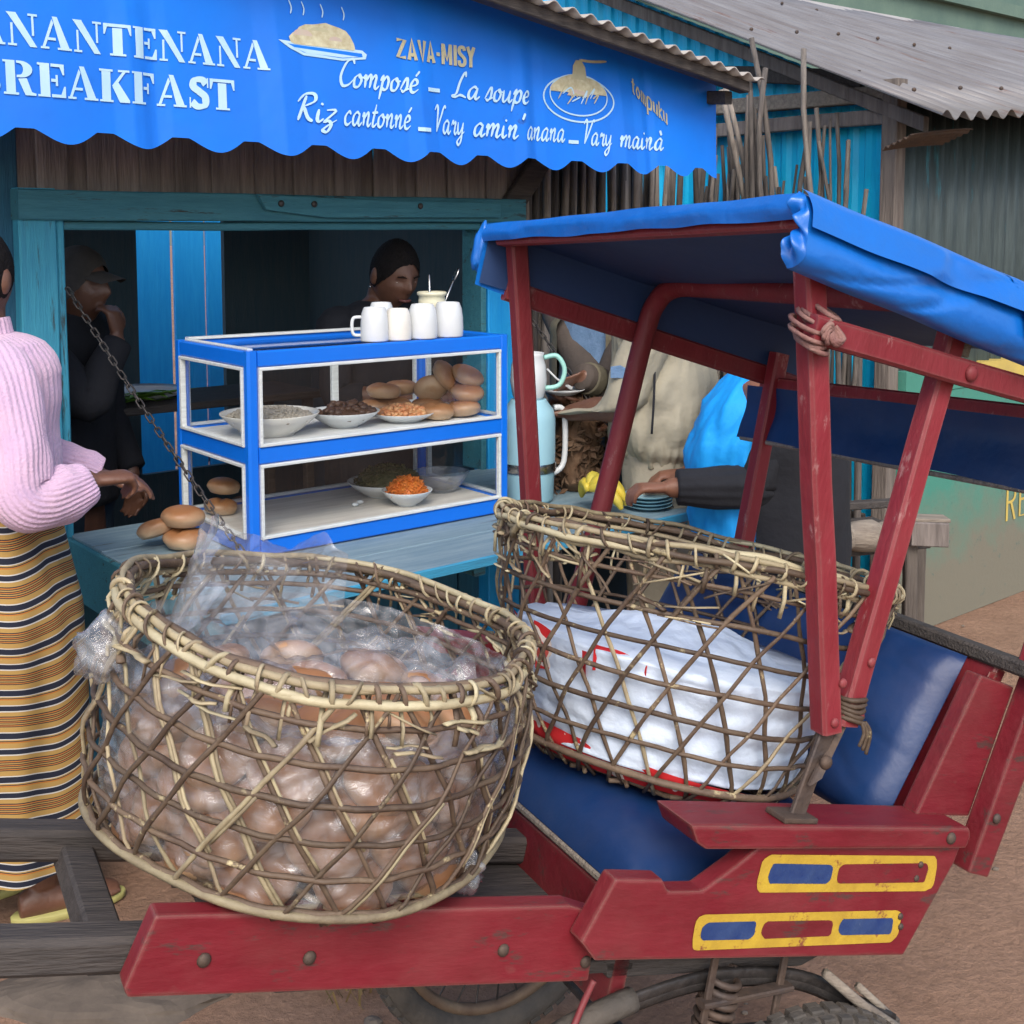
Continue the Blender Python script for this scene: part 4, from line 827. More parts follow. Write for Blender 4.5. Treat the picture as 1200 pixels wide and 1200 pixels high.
# ------------- canopy cloth
CA = part(RK, 'canopy_bar', G().board((-.232, -.03, .664), (-.232, .80, .636), V(.012, 0, 0), V(0, 0, .012)), 'red_post')
def ct(r, s): return .690-.030*(s/.84)-.030*max(0, r+.26)/.9-.006*sin(pi*min(1, max(0, (r+.26)/.88)))+.004*noise.noise(V(r*6, s*6, 2))
cl = G().grid(lambda u_, v_: V(-.255+.90*u_, -.04+.865*v_, ct(-.255+.90*u_, -.04+.865*v_)), 40, 34)
cl.join(G().grid(lambda u_, v_: V(-.255+.90*u_, -.04+.865*v_, ct(-.255+.90*u_, -.04+.865*v_)-.006), 40, 34))
canopy = part(CA, 'canopy_top', cl, 'tarp', True)
part(CA, 'canopy_painted_shade', G().grid(lambda u_, v_: V(-.25+.89*u_, -.035+.855*v_, ct(-.25+.89*u_, -.035+.855*v_)-.012), 30, 24).join(G().grid(lambda u_, v_: V(-.25+.89*u_, .820, ct(-.25+.89*u_, .82)-.012-.098*v_), 30, 6)), 'lining', True)  # added inner sheet, shade under the canopy painted in dark navy
fv = G().grid(lambda u_, v_: V(-.257-.006*sin(pi*v_)-.004*noise.noise(V(u_*9, v_*2, 0)), -.042+.868*u_, ct(-.255, -.04+.865*u_)+.002-(.034+.006*noise.noise(V(u_*7, 3, 0)))*v_), 60, 6)
part(CA, 'front_valance', fv, 'tarp', True)
sv = G().grid(lambda u_, v_: V(-.255+.90*u_, .826+.004*noise.noise(V(u_*7, v_*2, 9)), ct(-.255+.90*u_, .84)+.001-(.115+.008*noise.noise(V(u_*6, 1, 0)))*v_), 50, 8)
part(CA, 'side_valance', sv, 'tarp', True)
sag = G().ball((-.252, .838, .618), (.016, .014, .046), 20, 16, lambda d: 1+.35*noise.noise(V(d.x*3, d.y*3, d.z)))
part(CA, 'cloth_bunch', sag, 'tarp', True)
# near side panel folded down over the frame, with a second layer over its upper half
PR = [(-.040, .003), (-.056, -.006), (-.068, -.028), (-.075, -.052), (-.076, -.076), (-.066, -.093), (-.048, -.097)]
PRC = catmull([(0, a, b) for a, b in PR], 4)
def tight(u_): return 1+.25*u_
def nearp(u_, v_):
    r = -.262+.91*u_; x_ = max(0, min(v_, 1))*(len(PRC)-1.001); q = PRC[int(x_)].lerp(PRC[int(x_)+1], x_-int(x_))
    fold = .007*noise.noise(V(r*3.5, v_*3.2, 3))+.0035*noise.noise(V(r*9, v_*7, 6)); cr = .009*(1-min(1, abs(noise.noise(V(r*4.5+v_*1.6, v_*1.2, 11)))*9))
    k = sin(pi*min(1, v_*1.05))
    return V(r, q.y*tight(u_)-.0-(fold-cr)*k, ct(r, -.04)+q.z*tight(u_)+fold*.5*k)
part(CA, 'side_panel_cloth', G().grid(nearp, 150, len(PRC)-1), 'tarp', True)
part(CA, 'side_panel_painted_shade', G().grid(lambda u_, v_: nearp(u_, v_)+V(.002, .006, .002), 60, len(PRC)-1), 'lining', True)  # darker inner copy of the panel, shade on its inside painted in
def overl(u_, v_):
    r = -.258+.91*u_; w = .45+.10*noise.noise(V(r*3, 0, 4))
    return nearp(u_, v_*w)+V(0, -.004-.010*v_*(.5+.8*abs(noise.noise(V(r*5, 1, 9)))), .004-.003*v_)
part(CA, 'overlap_cloth', G().grid(overl, 150, 12), 'tarp', True)
def corner(u_, v_):                # front end of the panel gathered and tucked behind the front edge
    p = nearp(0, v_); c = V(-.246, -.042, ct(-.25, -.04)-.040); d = (p-c); a = (1-u_)
    pl = .010*sin(v_*19+u_*3)*sin(pi*u_)*.8+.004*noise.noise(V(u_*4, v_*6, 2))
    return c+d*a+V(-.016*sin(pi*min(1, u_*1.1))-pl, -.002, 0)
part(CA, 'gathered_corner', G().grid(corner, 22, 44), 'tarp', True)
st_ = G().grid(lambda u_, v_: nearp((.115+.036*u_+.026*v_+.262)/.91, .02+.62*v_)+V(0, -.009, .003), 4, 14)
part(CA, 'strap', st_, 'tarp', True)
# rear curtain
rpart('curtain_bar', G().board((.50, -.02, .520), (.50, .84, .492), V(.012, 0, 0), V(0, 0, .014)), 'red_post', 0)
rpart('rear_curtain', G().grid(lambda u_, v_: V(.488+.008*sin(pi*v_)+.006*noise.noise(V(u_*5, v_*2, 2)), -.02+.90*u_, .510-.03*u_-(.118+.006*noise.noise(V(u_*4, 0, 0)))*v_), 40, 10), 'vinyl', 0, True)
rpart('curtain_hem', G().board((.494, -.02, .388), (.494, .87, .362), V(.006, 0, 0), V(0, 0, .005)), 'brown_board', 0)
# ------------- under-carriage (near side and axle)
WN = V(.385, 1.56, .287); WF = WN+V(-sin(PH), cos(PH), 0)*.88
LN, LF = FRi @ WN, FRi @ WF
rpart('axle', G().tube([LN+V(0, -.05, 0), LF+V(0, .05, 0)], .014, 10), 'iron', 0, True)
for s in (.06, .72):
    rpart('chassis_beam', rt([(-.26, -.312), (.235, -.312), (.18, -.318), (.10, -.352), (-.24, -.352)], s-.03, .05), 'grey_wood', .003)
    lf = [(-.36, s-.05, -.437), (-.305, s-.05, -.405), (-.20, s-.045, -.372), (-.09, s-.04, -.353), (.02, s-.04, -.352), (.11, s-.04, -.366), (.20, s-.045, -.398), (.29, s-.05, -.432)]
    for k, (dz, a, b) in enumerate(((0, 0, 8), (-.009, 1, 7))):
        L_ = catmull([(x, y, z+dz) for x, y, z in lf[a:b]], 5); q = G()
        q.tube(L_, .010, 6, flat=.38, up=(0, 1, 0)); rpart('leaf_spring', q, 'iron', 0, True)
    rpart('spring_wrap', G().tube(catmull([(-.37, s-.05, -.446), (-.30, s-.05, -.402), (-.205, s-.046, -.372)], 6), [.017]*5+[.016]*8, 8), 'rubber', 0, True)
    rpart('stick_strut', G().tube([(.115, s-.062, -.345), (.205, s-.064, -.398), (.318, s-.06, -.448)], [.007, .008, .005], 7), 'pale_wood', 0, True)
    rpart('stick_strut', G().tube([(.20, s-.05, -.375), (.31, s-.04, -.44)], .006, 7), 'pale_wood', 0, True)
    coil = [(-.055+.024*cos(a), s-.04+.024*sin(a), -.345-.014*a/(2*pi)) for a in [2*pi*i/14 for i in range(14*9)]]
    rpart('coil_spring', G().tube(coil, .0052, 6), 'rust_metal', 0, True)
    for r in (-.088, .038): rpart('spring_clamp', G().board((r, s-.055, -.315), (r+.002, s-.055, -.405), V(.0055, 0, 0), V(0, .004, 0), .002), 'rust_metal', 0)
    rpart('clamp_plate', G().board((-.10, s-.058, -.378), (.055, s-.058, -.362), V(0, 0, .004), V(0, .010, 0), .002), 'rust_metal', 0)
    rpart('hanger', G().board((-.055, s+.0, -.47), (.13, s+.0, -.47), V(0, .02, 0), V(0, 0, .012)), 'grey_wood', 0) if s < .1 else None
    bd = FRi @ V(0, 0, 0)
    rpart('axle_hanger', G().board((-.045, s, -.34), (LN.x if s < .4 else LF.x, s, LN.z if s < .4 else LF.z), V(.012, 0, 0), V(0, .006, 0)), 'iron', 0)
rpart('hook', G().tube(catmull([(-.285, .0, -.335), (-.295, -.002, -.36), (-.31, -.01, -.388), (-.318, -.01, -.392)], 5), .0045, 6), 'red_post', 0, True)
for nm, C in (('near', LN), ('far', LF)):
    R0 = .286
    ty = G().tube([C+V(cos(a)*(R0-.032), 0, sin(a)*(R0-.032)) for a in [2*pi*i/72 for i in range(72)]], .030, 12, True)
    W = part(RK, 'wheel', ty, 'rubber', True)
    tr = G()
    for i in range(54):
        a = 2*pi*i/54
        for k, y in enumerate((-.016, 0, .016)):
            a2 = a+(.03 if k == 1 else 0); c = C+V(cos(a2)*(R0-.004+(0 if k == 1 else -.004)), y, sin(a2)*(R0-.004+(0 if k == 1 else -.004))); t_ = V(-sin(a2), 0, cos(a2)); n_ = V(cos(a2), 0, sin(a2))
            tr.board(c-t_*.011, c+t_*.011, V(0, .0065, 0), n_*.006, .002)
    part(W, 'tread', tr, 'rubber')
    rim = G().tube([C+V(cos(a)*(R0-.064), 0, sin(a)*(R0-.064)) for a in [2*pi*i/60 for i in range(60)]], .014, 8, True)
    part(W, 'rim', rim, 'rim_metal', True)
    part(W, 'hub', G().tube([C+V(0, -.035, 0), C+V(0, -.03, 0), C+V(0, .03, 0), C+V(0, .035, 0)], [.016, .026, .026, .016], 14), 'rim_metal', True)
    s0 = None
    for i in range(28):
        a = 2*pi*i/28; y = .022*(1 if i % 2 else -1); a2 = a+(.25 if (i//2) % 2 else -.25)
        part(W, 'spoke', G().tube([C+V(cos(a2)*.024, y, sin(a2)*.024), C+V(cos(a)*(R0-.07), 0, sin(a)*(R0-.07))], .0022, 5), 'iron')
# ================================================================ BASKETS
def basket(name_label, r, s, t, rb, rr, h, tr, ts, N, NH, cr, barkp, seed, messy):
    random.seed(seed)
    er, es, et = (FR.to_3x3() @ V(1, 0, 0)), (FR.to_3x3() @ V(0, 1, 0)), (FR.to_3x3() @ V(0, 0, 1))
    axd = (et+er*tr+es*ts).normalized(); x = (er-axd*er.dot(axd)).normalized(); y = axd.cross(x)
    F = frame(x, y, FR @ V(r, s, t))
    T = thing('cane_basket', name_label, 'basket', (0, 0, 0), F)
    sd = seed*3.7
    def surf(th, v, off=0):
        sq = 1+.035*cos(4*th+.6)*(1-v*.6)
        R = (rb+(rr-rb)*v)+.014*sin(pi*min(1, v*1.0))*(1 if rr/rb < 1.2 else .5)
        if v < .12: R -= .022*(1-v/.12)**2
        R = R*sq+off+.006*noise.noise(V(cos(th)*2, sin(th)*2, v*3+sd))
        return V(R*cos(th), R*sin(th), h*v+(0 if messy else .026*v*max(0, -cos(th+.15))**2)+(-.006*v*sin(th) if messy else 0)+.010*v*noise.noise(V(cos(th)*1.5, sin(th)*1.5, sd+9)))
    def cane(P, rad, m, nm='cane', fl=.75): return part(T, nm, G().tube(P, rad, 6, flat=fl), m, True)
    pick = lambda: 'cane_bark' if random.random() < barkp else 'cane'
    for k in range(NH):                         # hoops
        v = (k+.55)/(NH+.35); n = 90; ph = random.random()*6; j = random.random()*50
        P = [surf(2*pi*i/n, v+.012*noise.noise(V(cos(2*pi*i/n)*2, sin(2*pi*i/n)*2, j)), .002*sin(N*2*pi*i/n+ph)) for i in range(n)]
        part(T, 'hoop', G().tube(P, cr*random.uniform(.95, 1.15), 6, True), 'cane_bark' if random.random() < max(.6, barkp) else 'cane', True)
    for dirn in (1, -1):                        # slanting canes, both ways
        for i in range(N):
            th0 = 2*pi*(i+(.25 if dirn > 0 else .0)+random.uniform(-.07, .07))/N; tw = dirn*random.uniform(.60, .70)*1.0; n = 16; j = random.random()*50
            v1 = random.uniform(.97, 1.03)
            P = []
            for q in range(n+1):
                v = v1*q/n
                P.append(surf(th0+tw*(v-.5)+.008*noise.noise(V(v*4, j, 0)), v,   .0028*sin(v*NH*pi*1.0+i*pi+(0 if dirn > 0 else pi))+(.003*dirn)))
            m = pick()
            cane(P, [cr*random.uniform(.85, 1.1)*(1+.12*noise.noise(V(q*.9, j, 5))) for q in range(n+1)], m)
            if random.random() < .5 and not messy:            # doubled split cane alongside
                P2 = [p+V(-p.y, p.x, 0).normalized()*cr*1.7*1 for p in P[random.randint(0, 6):random.randint(10, 17)]]
                if len(P2) > 3: cane(P2, cr*.8, 'cane')
    for i in range(7):                          # base lattice
        for a in (0, pi/3, 2*pi/3):
            d = (i-3)*rb*.27; l = sqrt(max(.0001, (rb*.93)**2-d*d)); e1 = V(cos(a), sin(a), 0); e2 = V(-sin(a), cos(a), 0)
            part(T, 'base_cane', G().tube([e2*d-e1*l+V(0, 0, .004), e2*d+V(0, 0, .002+.002*a), e2*d+e1*l+V(0, 0, .004)], cr, 6), pick(), True)
    n = 120                                     # foot ring and rim rings
    part(T, 'foot_ring', G().tube([surf(2*pi*i/n, .075, .005) for i in range(n)], cr*1.5, 7, True), 'cane' if not messy else 'cane_bark', True)
    for k, (dv, off, rad, m) in enumerate(((1.0, .005, .0058, 'cane_rim' if not messy else 'cane_bark'), (1.005, -.008, .0062, 'cane_bark'), (.972, -.004, .0048, 'cane'), (1.02, -.002, .005, 'cane'))):
        j = random.random()*40
        P = [surf(2*pi*i/n, dv+(.02 if messy else .008)*noise.noise(V(cos(2*pi*i/n)*4, sin(2*pi*i/n)*4, j)), off+(.010 if messy else .004)*noise.noise(V(cos(2*pi*i/n)*5, sin(2*pi*i/n)*5, j+8))) for i in range(n)]
        a0 = random.randrange(n)
        for q in range(4):
            seg = [P[(a0+q*30+x_) % n]+V(0, 0, .0022*q*(1 if k % 2 else -1)) for x_ in range(37)]
            part(T, 'rim_cane', G().tube(seg, [rad*(.85 if messy else .95)*min(1, .35+.2*min(x_, 36-x_)) for x_ in range(37)], 7), m if random.random() < .55 else random.choice(['cane_bark', 'cane', 'cane_rim']), True)
    for i in range(64 if messy else 62):        # lashings over the rim
        th = 2*pi*(i+random.uniform(-.3, .3))/(64 if messy else 62); c = surf(th, 1.0, -.002); e1 = V(cos(th), sin(th), 0); e3 = V(-sin(th), cos(th), 0); P = []
        rr_ = random.uniform(.0095, .0135); lean = random.uniform(-.035, .035)
        for q in range(15):
            a = -2.2+q/14*2*pi*1.05; P.append(c+e1*rr_*cos(a)+V(0, 0, 1)*rr_*1.1*sin(a)+e3*lean*(q/14-.5)*1.6)
        tail = surf(th+lean*3, 1-random.uniform(.10, .22), random.uniform(-.004, .010)); P.append((P[-1]+tail)/2+e1*.006); P.append(tail)
        part(T, 'lashing', G().tube(P, random.uniform(.0024, .0040), 5, flat=.6), random.choice(['cane', 'cane', 'cane_bark', 'cane_rim']), True)
    for i in range(64 if messy else 46):        # stray strips below the rim
        th = random.uniform(0, 6.28); v0 = random.uniform(.74, .95); dth = random.uniform(.12, .32)*random.choice((-1, 1)); dv = random.uniform(-.05, .16)
        P = [surf(th+dth*q/5, min(1.03, v0+dv*q/5), .004+.005*sin(q*1.3+i)) for q in range(6)]
        part(T, 'strip', G().tube(P, random.uniform(.003, .006), 5, flat=.4), random.choice(['cane', 'cane_rim', 'cane', 'cane_bark']), True)
    return T, F, surf
B1, F1, S1 = basket('open cane basket of bread buns lined with clear plastic on the rickshaw footboard', -.638, .208, -.222, .252, .255, .26, -.08, -.047, 25, 6, .0034, .70, 11, False)
B2, F2, S2 = basket('dark cane basket holding a white cloth bundle on the blue rickshaw seat', -.012, .314, -.166, .223, .322, .346, .012, .045, 25, 7, .0036, .93, 5, True)
# ---------------------------------------------------------------- buns
def bun_geo(r=.048, hgt=.048, crease=True, sd=0):
    def f(d):
        k = 1+.05*noise.noise(d*1.6+V(sd, 0, 0))
        return k
    g = G().ball((0, 0, hgt*.5), (r, r, hgt*.5), 22, 14, f)
    for p in g.v:
        x, y, z = p
        if z < hgt*.28: p.z = z*.55
        if crease and z > hgt*.5: p.z -= .008*exp(-(y/.008)**2)*exp(-(x/(r*.75))**4)
    return g
random.seed(3)
BUNS = [mkmesh('bread_bun', bun_geo(.049, .047, i % 2 == 0, i*3.1), 'bun_top', True) for i in range(4)]
def bun(M, label, group=None, sc_=1, k=None):
    o = bpy.data.objects.new('bread_bun', BUNS[random.randrange(4) if k is None else k]); COL.objects.link(o); o.matrix_world = M @ Matrix.Scale(sc_, 4)
    return setp(o, label, 'bun', group)
def eul(a, b, c): return Matrix.Rotation(c, 4, 'Z') @ Matrix.Rotation(b, 4, 'Y') @ Matrix.Rotation(a, 4, 'X')
lab = 'round bread bun packed behind clear plastic inside the cane basket on the footboard'
for L_, (z, rad, n) in enumerate(((.008, .178, 12), (.048, .182, 12), (.088, .184, 12), (.124, .180, 11), (.008, .09, 6), (.088, .10, 6), (.128, .085, 5), (.048, .09, 6))):
    for i in range(n):
        th = 2*pi*(i+.5*(L_ % 2))/n+random.uniform(-.08, .08); tilt = (random.uniform(.5, 1.2) if rad > .15 else 0)
        p = V(rad*cos(th), rad*sin(th), z)
        bun(F1 @ Matrix.Translation(p) @ Matrix.Rotation(th, 4, 'Z') @ Matrix.Rotation(tilt*.55, 4, 'Y') @ Matrix.Rotation(random.uniform(0, 6), 4, 'Z'), lab, 'buns packed in the plastic-lined basket', random.uniform(.92, 1.06))
# plastic liner and bunched mouth of the bag
random.seed(8)
def crump(p, s, a): return noise.noise(p*s)*a+abs(noise.noise(p*s*2.3+V(4, 1, 7)))*a*.8
BAG = thing('plastic_bag', 'crumpled clear plastic bag lining the bread basket and rising above its rim', 'plastic bag', (0, 0, 0), F1)
def crease(p, sc_):
    d = noise.voronoi(p*sc_)[0]; return min(1, (d[1]-d[0])*2.2)
def liner(u_, v_):
    th = 2*pi*u_; p = S1(th, .04+.80*v_, -.012); c = crump(p, 22, .011)
    return p-V(cos(th), sin(th), 0)*(.007*(1-crease(p, 24))+.0035*(1-crease(p, 60))+.006*noise.noise(p*14))
part(BAG, 'lining', G().grid(liner, 230, 60), 'polythene', True)
def crease(p, sc_):
    d = noise.voronoi(p*sc_)[0]; return min(1, (d[1]-d[0])*2.2)
def crk(p): return V(noise.noise(p*9), noise.noise(p*9+V(9, 0, 0)), noise.noise(p*9+V(0, 9, 0)))*.016+V(0, 0, 1)*(.022*crease(p, 9)+.006*crease(p, 26))
def mouth(u_, v_):                 # loose plastic lying over the buns, lifting towards the far left
    th = 2*pi*u_; rad = .012+.218*v_
    p = V(rad*cos(th), rad*sin(th), .152+.030*v_**2*max(0, sin(th+.3))+.030*max(0, -cos(th-.6))*v_+.012*sin(th*3+1)*v_)
    return p+crk(p)
part(BAG, 'mouth', G().grid(mouth, 170, 60), 'polythene', True)
def peak(u_, v_):                  # torn edge of the bag standing up along the far side
    th = radians(62)+radians(112)*u_; hgt = (.080+.075*exp(-((u_-.72)/.26)**2)+.045*exp(-((u_-.2)/.2)**2))*v_
    rad = .212-.045*v_-.03*sin(u_*7)*v_
    p = V(rad*cos(th), rad*sin(th), .180+hgt*1.15); e = V(cos(th), sin(th), 0)
    return p+crk(p)*.8-e*(.022*crease(p, 13)*v_)
part(BAG, 'torn_edge', G().grid(peak, 120, 40), 'polythene', True)
def knob(c, r, sd): 
    c = V(*c); return G().ball(c, r, 26, 18, lambda d: 1+.35*noise.noise(d*2.6+V(sd, 0, 0))+.18*noise.noise(d*7+V(sd, 3, 0)))
th = radians(183); part(BAG, 'bulge', knob(S1(th, .80, .012), (.030, .034, .034), 2), 'polythene', True)
th = radians(-48); part(BAG, 'corner', knob(S1(th, .03, -.002), (.022, .026, .026), 5), 'polythene', True)
for i, (x, y, z) in enumerate(((-.11, -.10, .152), (-.03, -.125, .150), (.07, -.10, .150))):
    bun(F1 @ Matrix.Translation((x, y, z)) @ eul(random.uniform(-.5, .2), random.uniform(-.3, .3), random.uniform(0, 3)), 'cut bread bun lying on top of the packed buns under loose plastic', 'buns on top of the basket', 1.0, 0)
# ---------------------------------------------------------------- white bundle
CB = thing('cloth_bundle', 'white cloth bundle with red patterned edges inside the dark cane basket', 'cloth bundle', (0, 0, .012), F2)
def wrapf(d):
    k = 1+.05*noise.noise(d*1.6)+.025*noise.noise(d*4.2+V(3, 0, 0))+.012*abs(noise.noise(V(d.x*9, d.y*9, d.z*3)))
    return k
g = G().ball((0, 0, .118), (.212, .212, .112), 130, 80, lambda d: wrapf(d)+.030*crease(V(d.x*1.1, d.y*1.1, d.z*2.6)+V(3, 1, 0), 2.2)+.007*crease(V(d.x, d.y, d.z*2), 6))
for p in g.v:
    v = p.z/.335; R = sqrt(p.x**2+p.y**2); lim = (.223+(.318-.223)*v)*(.935+.02*crease(V(p.x, p.y, p.z*2), 11))
    k = lim/max(R, 1e-6)
    if p.z < .19: kk = min(1.6, k)*(1 if p.z > .03 else .95) if R > .10 else 1; p.x *= kk; p.y *= kk
part(CB, 'white_cloth', g, 'cloth_white', True)
def redband(u_, v_):
    th = radians(165)+radians(125)*u_; p = S2(th, .02+(.16-.12*u_)*v_, -.008); return p+V(cos(th), sin(th), 0)*(-.006*abs(noise.noise(p*30)))
part(CB, 'red_cloth', G().grid(redband, 60, 14), 'red_check', True)
for (th, v, w, hh) in ((192, .46, .10, .05), (215, .50, .08, .03), (-52, .52, .05, .05), (-20, .40, .08, .06), (-10, .14, .07, .07), (160, .44, .12, .05)):
    def rf(u_, v_, th=th, v=v, w=w, hh=hh):
        a = radians(th)+w*4*(u_-.5); q = S2(a, v+hh*4*(v_-.5)*(1-.4*u_), -.016-.018*sin(pi*u_)); return q+V(0, 0, .012*noise.noise(q*20))
    part(CB, 'red_cloth', G().grid(rf, 18, 12), 'red_check', True)
# ================================================================ FOOD CABINET
random.seed(21)
FC = FS @ Matrix.Translation((1.478, 2.857, .782)) @ Matrix.Rotation(radians(-1), 4, 'Z')
CL, CDp, CH = .885, .47, .56
CAB = thing('food_cabinet', 'bright blue two-shelf glass food cabinet standing on the counter', 'display cabinet', (0, 0, 0), FC)
fr = []
pw = .032
for x, y in ((pw/2, pw/2), (CL-pw/2, pw/2), (pw/2, CDp-pw/2), (CL-pw/2, CDp-pw/2)):
    part(CAB, 'corner_post', G().board((x, y, 0), (x, y, CH), V(pw/2, 0, 0), V(0, pw/2, 0), .007), 'cabinet_blue')
levels = ((0.0, .048), (.252, .300), (.515, .56))
for z0, z1 in levels:
    for y in (.014, CDp-.014): part(CAB, 'rail', G().board((pw-.002, y, (z0+z1)/2), (CL-pw+.002, y, (z0+z1)/2), V(0, .0125, 0), V(0, 0, (z1-z0)/2-.001), .004), 'cabinet_blue')
    for x in (.014, CL-.014): part(CAB, 'rail', G().board((x, pw-.002, (z0+z1)/2), (x, CDp-pw+.002, (z0+z1)/2), V(.0125, 0, 0), V(0, 0, (z1-z0)/2-.001), .004), 'cabinet_blue')
def trim(p0, p1, w, h): part(CAB, 'trim', G().board(p0, p1, w, h, .0015), 'trim_white')
def pane(P): part(CAB, 'glass_pane', G().poly(P), 'glass')
for z0, z1 in ((.048, .252), (.300, .515)):
    for y, sg in ((.004, -1), (CDp-.004, 1)):
        x0, x1 = pw, CL-pw; t_ = .0045
        trim((x0, y, z0+t_), (x1, y, z0+t_), V(0, .008, 0), V(0, 0, t_)); trim((x0, y, z1-t_), (x1, y, z1-t_), V(0, .008, 0), V(0, 0, t_))
        trim((x0+t_, y, z0+2*t_), (x0+t_, y, z1-2*t_), V(t_, 0, 0), V(0, .008, 0)); trim((x1-t_, y, z0+2*t_), (x1-t_, y, z1-2*t_), V(t_, 0, 0), V(0, .008, 0))
        if sg < 0: pane([(x0+.009, y+.006, z0+.009), (x1-.009, y+.006, z0+.009), (x1-.009, y+.006, z1-.009), (x0+.009, y+.006, z1-.009)])
    for x in (.004, CL-.004):
        y0, y1 = pw, CDp-pw; t_ = .0045
        trim((x, y0, z0+t_), (x, y1, z0+t_), V(.008, 0, 0), V(0, 0, t_)); trim((x, y0, z1-t_), (x, y1, z1-t_), V(.008, 0, 0), V(0, 0, t_))
        trim((x, y0+t_, z0+2*t_), (x, y0+t_, z1-2*t_), V(0, t_, 0), V(.008, 0, 0)); trim((x, y1-t_*1.6, z0+2*t_), (x, y1-t_*1.6, z1-2*t_), V(0, t_*1.6, 0), V(.008, 0, 0))
        pane([(x+(.006 if x < .1 else -.006), y0+.009, z0+.009), (x+(.006 if x < .1 else -.006), y1-.009, z0+.009), (x+(.006 if x < .1 else -.006), y1-.009, z1-.009), (x+(.006 if x < .1 else -.006), y0+.009, z1-.009)])
part(CAB, 'shelf', G().box((.028, .028, .286), (CL-.028, CDp-.028, .296)), 'cabinet_shelf')
part(CAB, 'bottom', G().box((.028, .028, .036), (CL-.028, CDp-.028, .046)), 'cabinet_base')
part(CAB, 'door_stile', G().board((CL*.60, CDp-.012, .30), (CL*.60, CDp-.012, .515), V(.012, 0, 0), V(0, .008, 0), .002), 'trim_white')
part(CAB, 'glass_top', G().poly([(.028, .028, .546), (CL-.028, .028, .546), (CL-.028, CDp-.028, .546), (.028, CDp-.028, .546)]), 'glass')
trim((.03, CDp-.02, .563), (CL-.03, CDp-.02, .563), V(0, .014, 0), V(0, 0, .004)); trim((.022, .03, .562), (.022, CDp-.04, .562), V(.008, 0, 0), V(0, 0, .003))
# dishes ---------------------------------------------------------
def dish(name, label, cat, c, r, h, m, foot=.5, wall=.006, sx=1, sy=1, fr=FC):
    x, y, z = c
    prof = [(r*foot, 0), (r*foot, .004), (r*(foot+.25*(1-foot)), h*.22), (r*(foot+.72*(1-foot)), h*.65), (r, h), (r-.001, h+.002), (r-wall, h-.001), (r*(foot+.68*(1-foot))-wall*.6, h*.62+.004), (r*foot*.9, .010), (.001, .009)]
    return single(name, label, cat, G().lathe([(a, b+z) for a, b in prof], (x, y, 0), 36, True, sx, sy), m, (x, y, z), fr, smooth=True)
def heap(name, label, c, r, h, m, n, size, shape='ball', fr=FC, elong=1, sx=1):
    x, y, z = c; g = G().ball((x, y, z), (r*.94*sx, r*.94, h*.92), 20, 12)
    for p in g.v: p.z = max(p.z, z-.004)
    for i in range(n):
        a = random.uniform(0, 6.28); q = sqrt(random.random())*r; zz = z+h*max(0, 1-(q/r)**2)**.7; s_ = size*random.uniform(.7, 1.25)
        pt = V(x+q*cos(a)*sx, y+q*sin(a), zz+random.uniform(-.3, .4)*s_)
        if shape == 'ball': g.ball(pt, (s_, s_*.9, s_*.75), 6, 5)
        elif shape == 'lump': g.ball(pt, (s_, s_*.8, s_*.7), 7, 6, lambda d: 1+.35*noise.noise(d*2+V(i, 0, 0)))
        else:
            d = V(random.gauss(0, 1), random.gauss(0, 1), random.gauss(0, .5)).normalized()*s_*elong; b_ = d.orthogonal().normalized()*s_*.5
            g.tube([pt-d, pt+b_, pt+d], s_*.16, 4)
    return single(name, label, 'food', g, m, (x, y, z), fr, smooth=True)
SZ, BZ = .297, .047
dish('bowl', 'beige enamel basin of cooked grains on the upper cabinet shelf', 'bowl', (.165, .20, SZ), .142, .062, 'enamel', .5)
heap('grain_heap', 'heap of pale brown grains filling the beige basin', (.165, .20, SZ+.048), .124, .026, 'grain', 480, .0062)
dish('bowl', 'white shallow dish of dark stewed meat on the upper cabinet shelf', 'dish', (.405, .19, SZ), .108, .046, 'white_gloss', .42)
heap('stewed_meat', 'dark brown stewed meat pieces in the white dish', (.415, .195, SZ+.034), .086, .030, 'meat', 46, .014, 'lump')
dish('plate', 'white plate of orange-red diced salad beside the dark meat', 'plate', (.600, .165, SZ), .098, .026, 'white_gloss', .55)
heap('diced_salad', 'orange-red diced salad heaped on a white plate', (.602, .168, SZ+.018), .080, .030, 'tomato_mix', 120, .0095, 'lump')
ul = 'baked bread bun stacked with others on the upper cabinet shelf'
for (x, y, z, a, b, c) in ((.700, .13, 0, .1, 0, .4), (.800, .12, 0, 0, .1, 2.2), (.815, .13, .046, .1, -.2, 1), (.825, .15, .093, .4, .2, 0), (.745, .24, .0, 0, 0, 2), (.735, .20, .060, 0, .8, 1.2), (.765, .20, .100, .9, .3, .4), (.66, .30, 0, 0, 0, 1), (.70, .33, .046, .1, .1, 2), (.60, .32, 0, 0, 0, 1.7), (.615, .30, .046, 0, .1, .3)):
    bun(FC @ Matrix.Translation((x, y, SZ+z*1.1+.001)) @ eul(a, b, c), ul, 'buns on the upper shelf', 1.14)
dish('bowl', 'small white bowl heaped with grated carrot on the lower cabinet floor', 'bowl', (.575, .11, BZ), .078, .046, 'white_gloss', .38)
heap('grated_carrot', 'mound of bright orange grated carrot in a small white bowl', (.575, .11, BZ+.036), .060, .048, 'carrot', 520, .010, 'shred')
dish('bowl', 'oval white dish of chopped greens behind the grated carrot', 'dish', (.60, .27, BZ), .120, .046, 'white_gloss', .5)
heap('chopped_greens', 'chopped dark greens heaped in the oval dish', (.61, .27, BZ+.038), .104, .052, 'greens', 420, .011, 'shred')
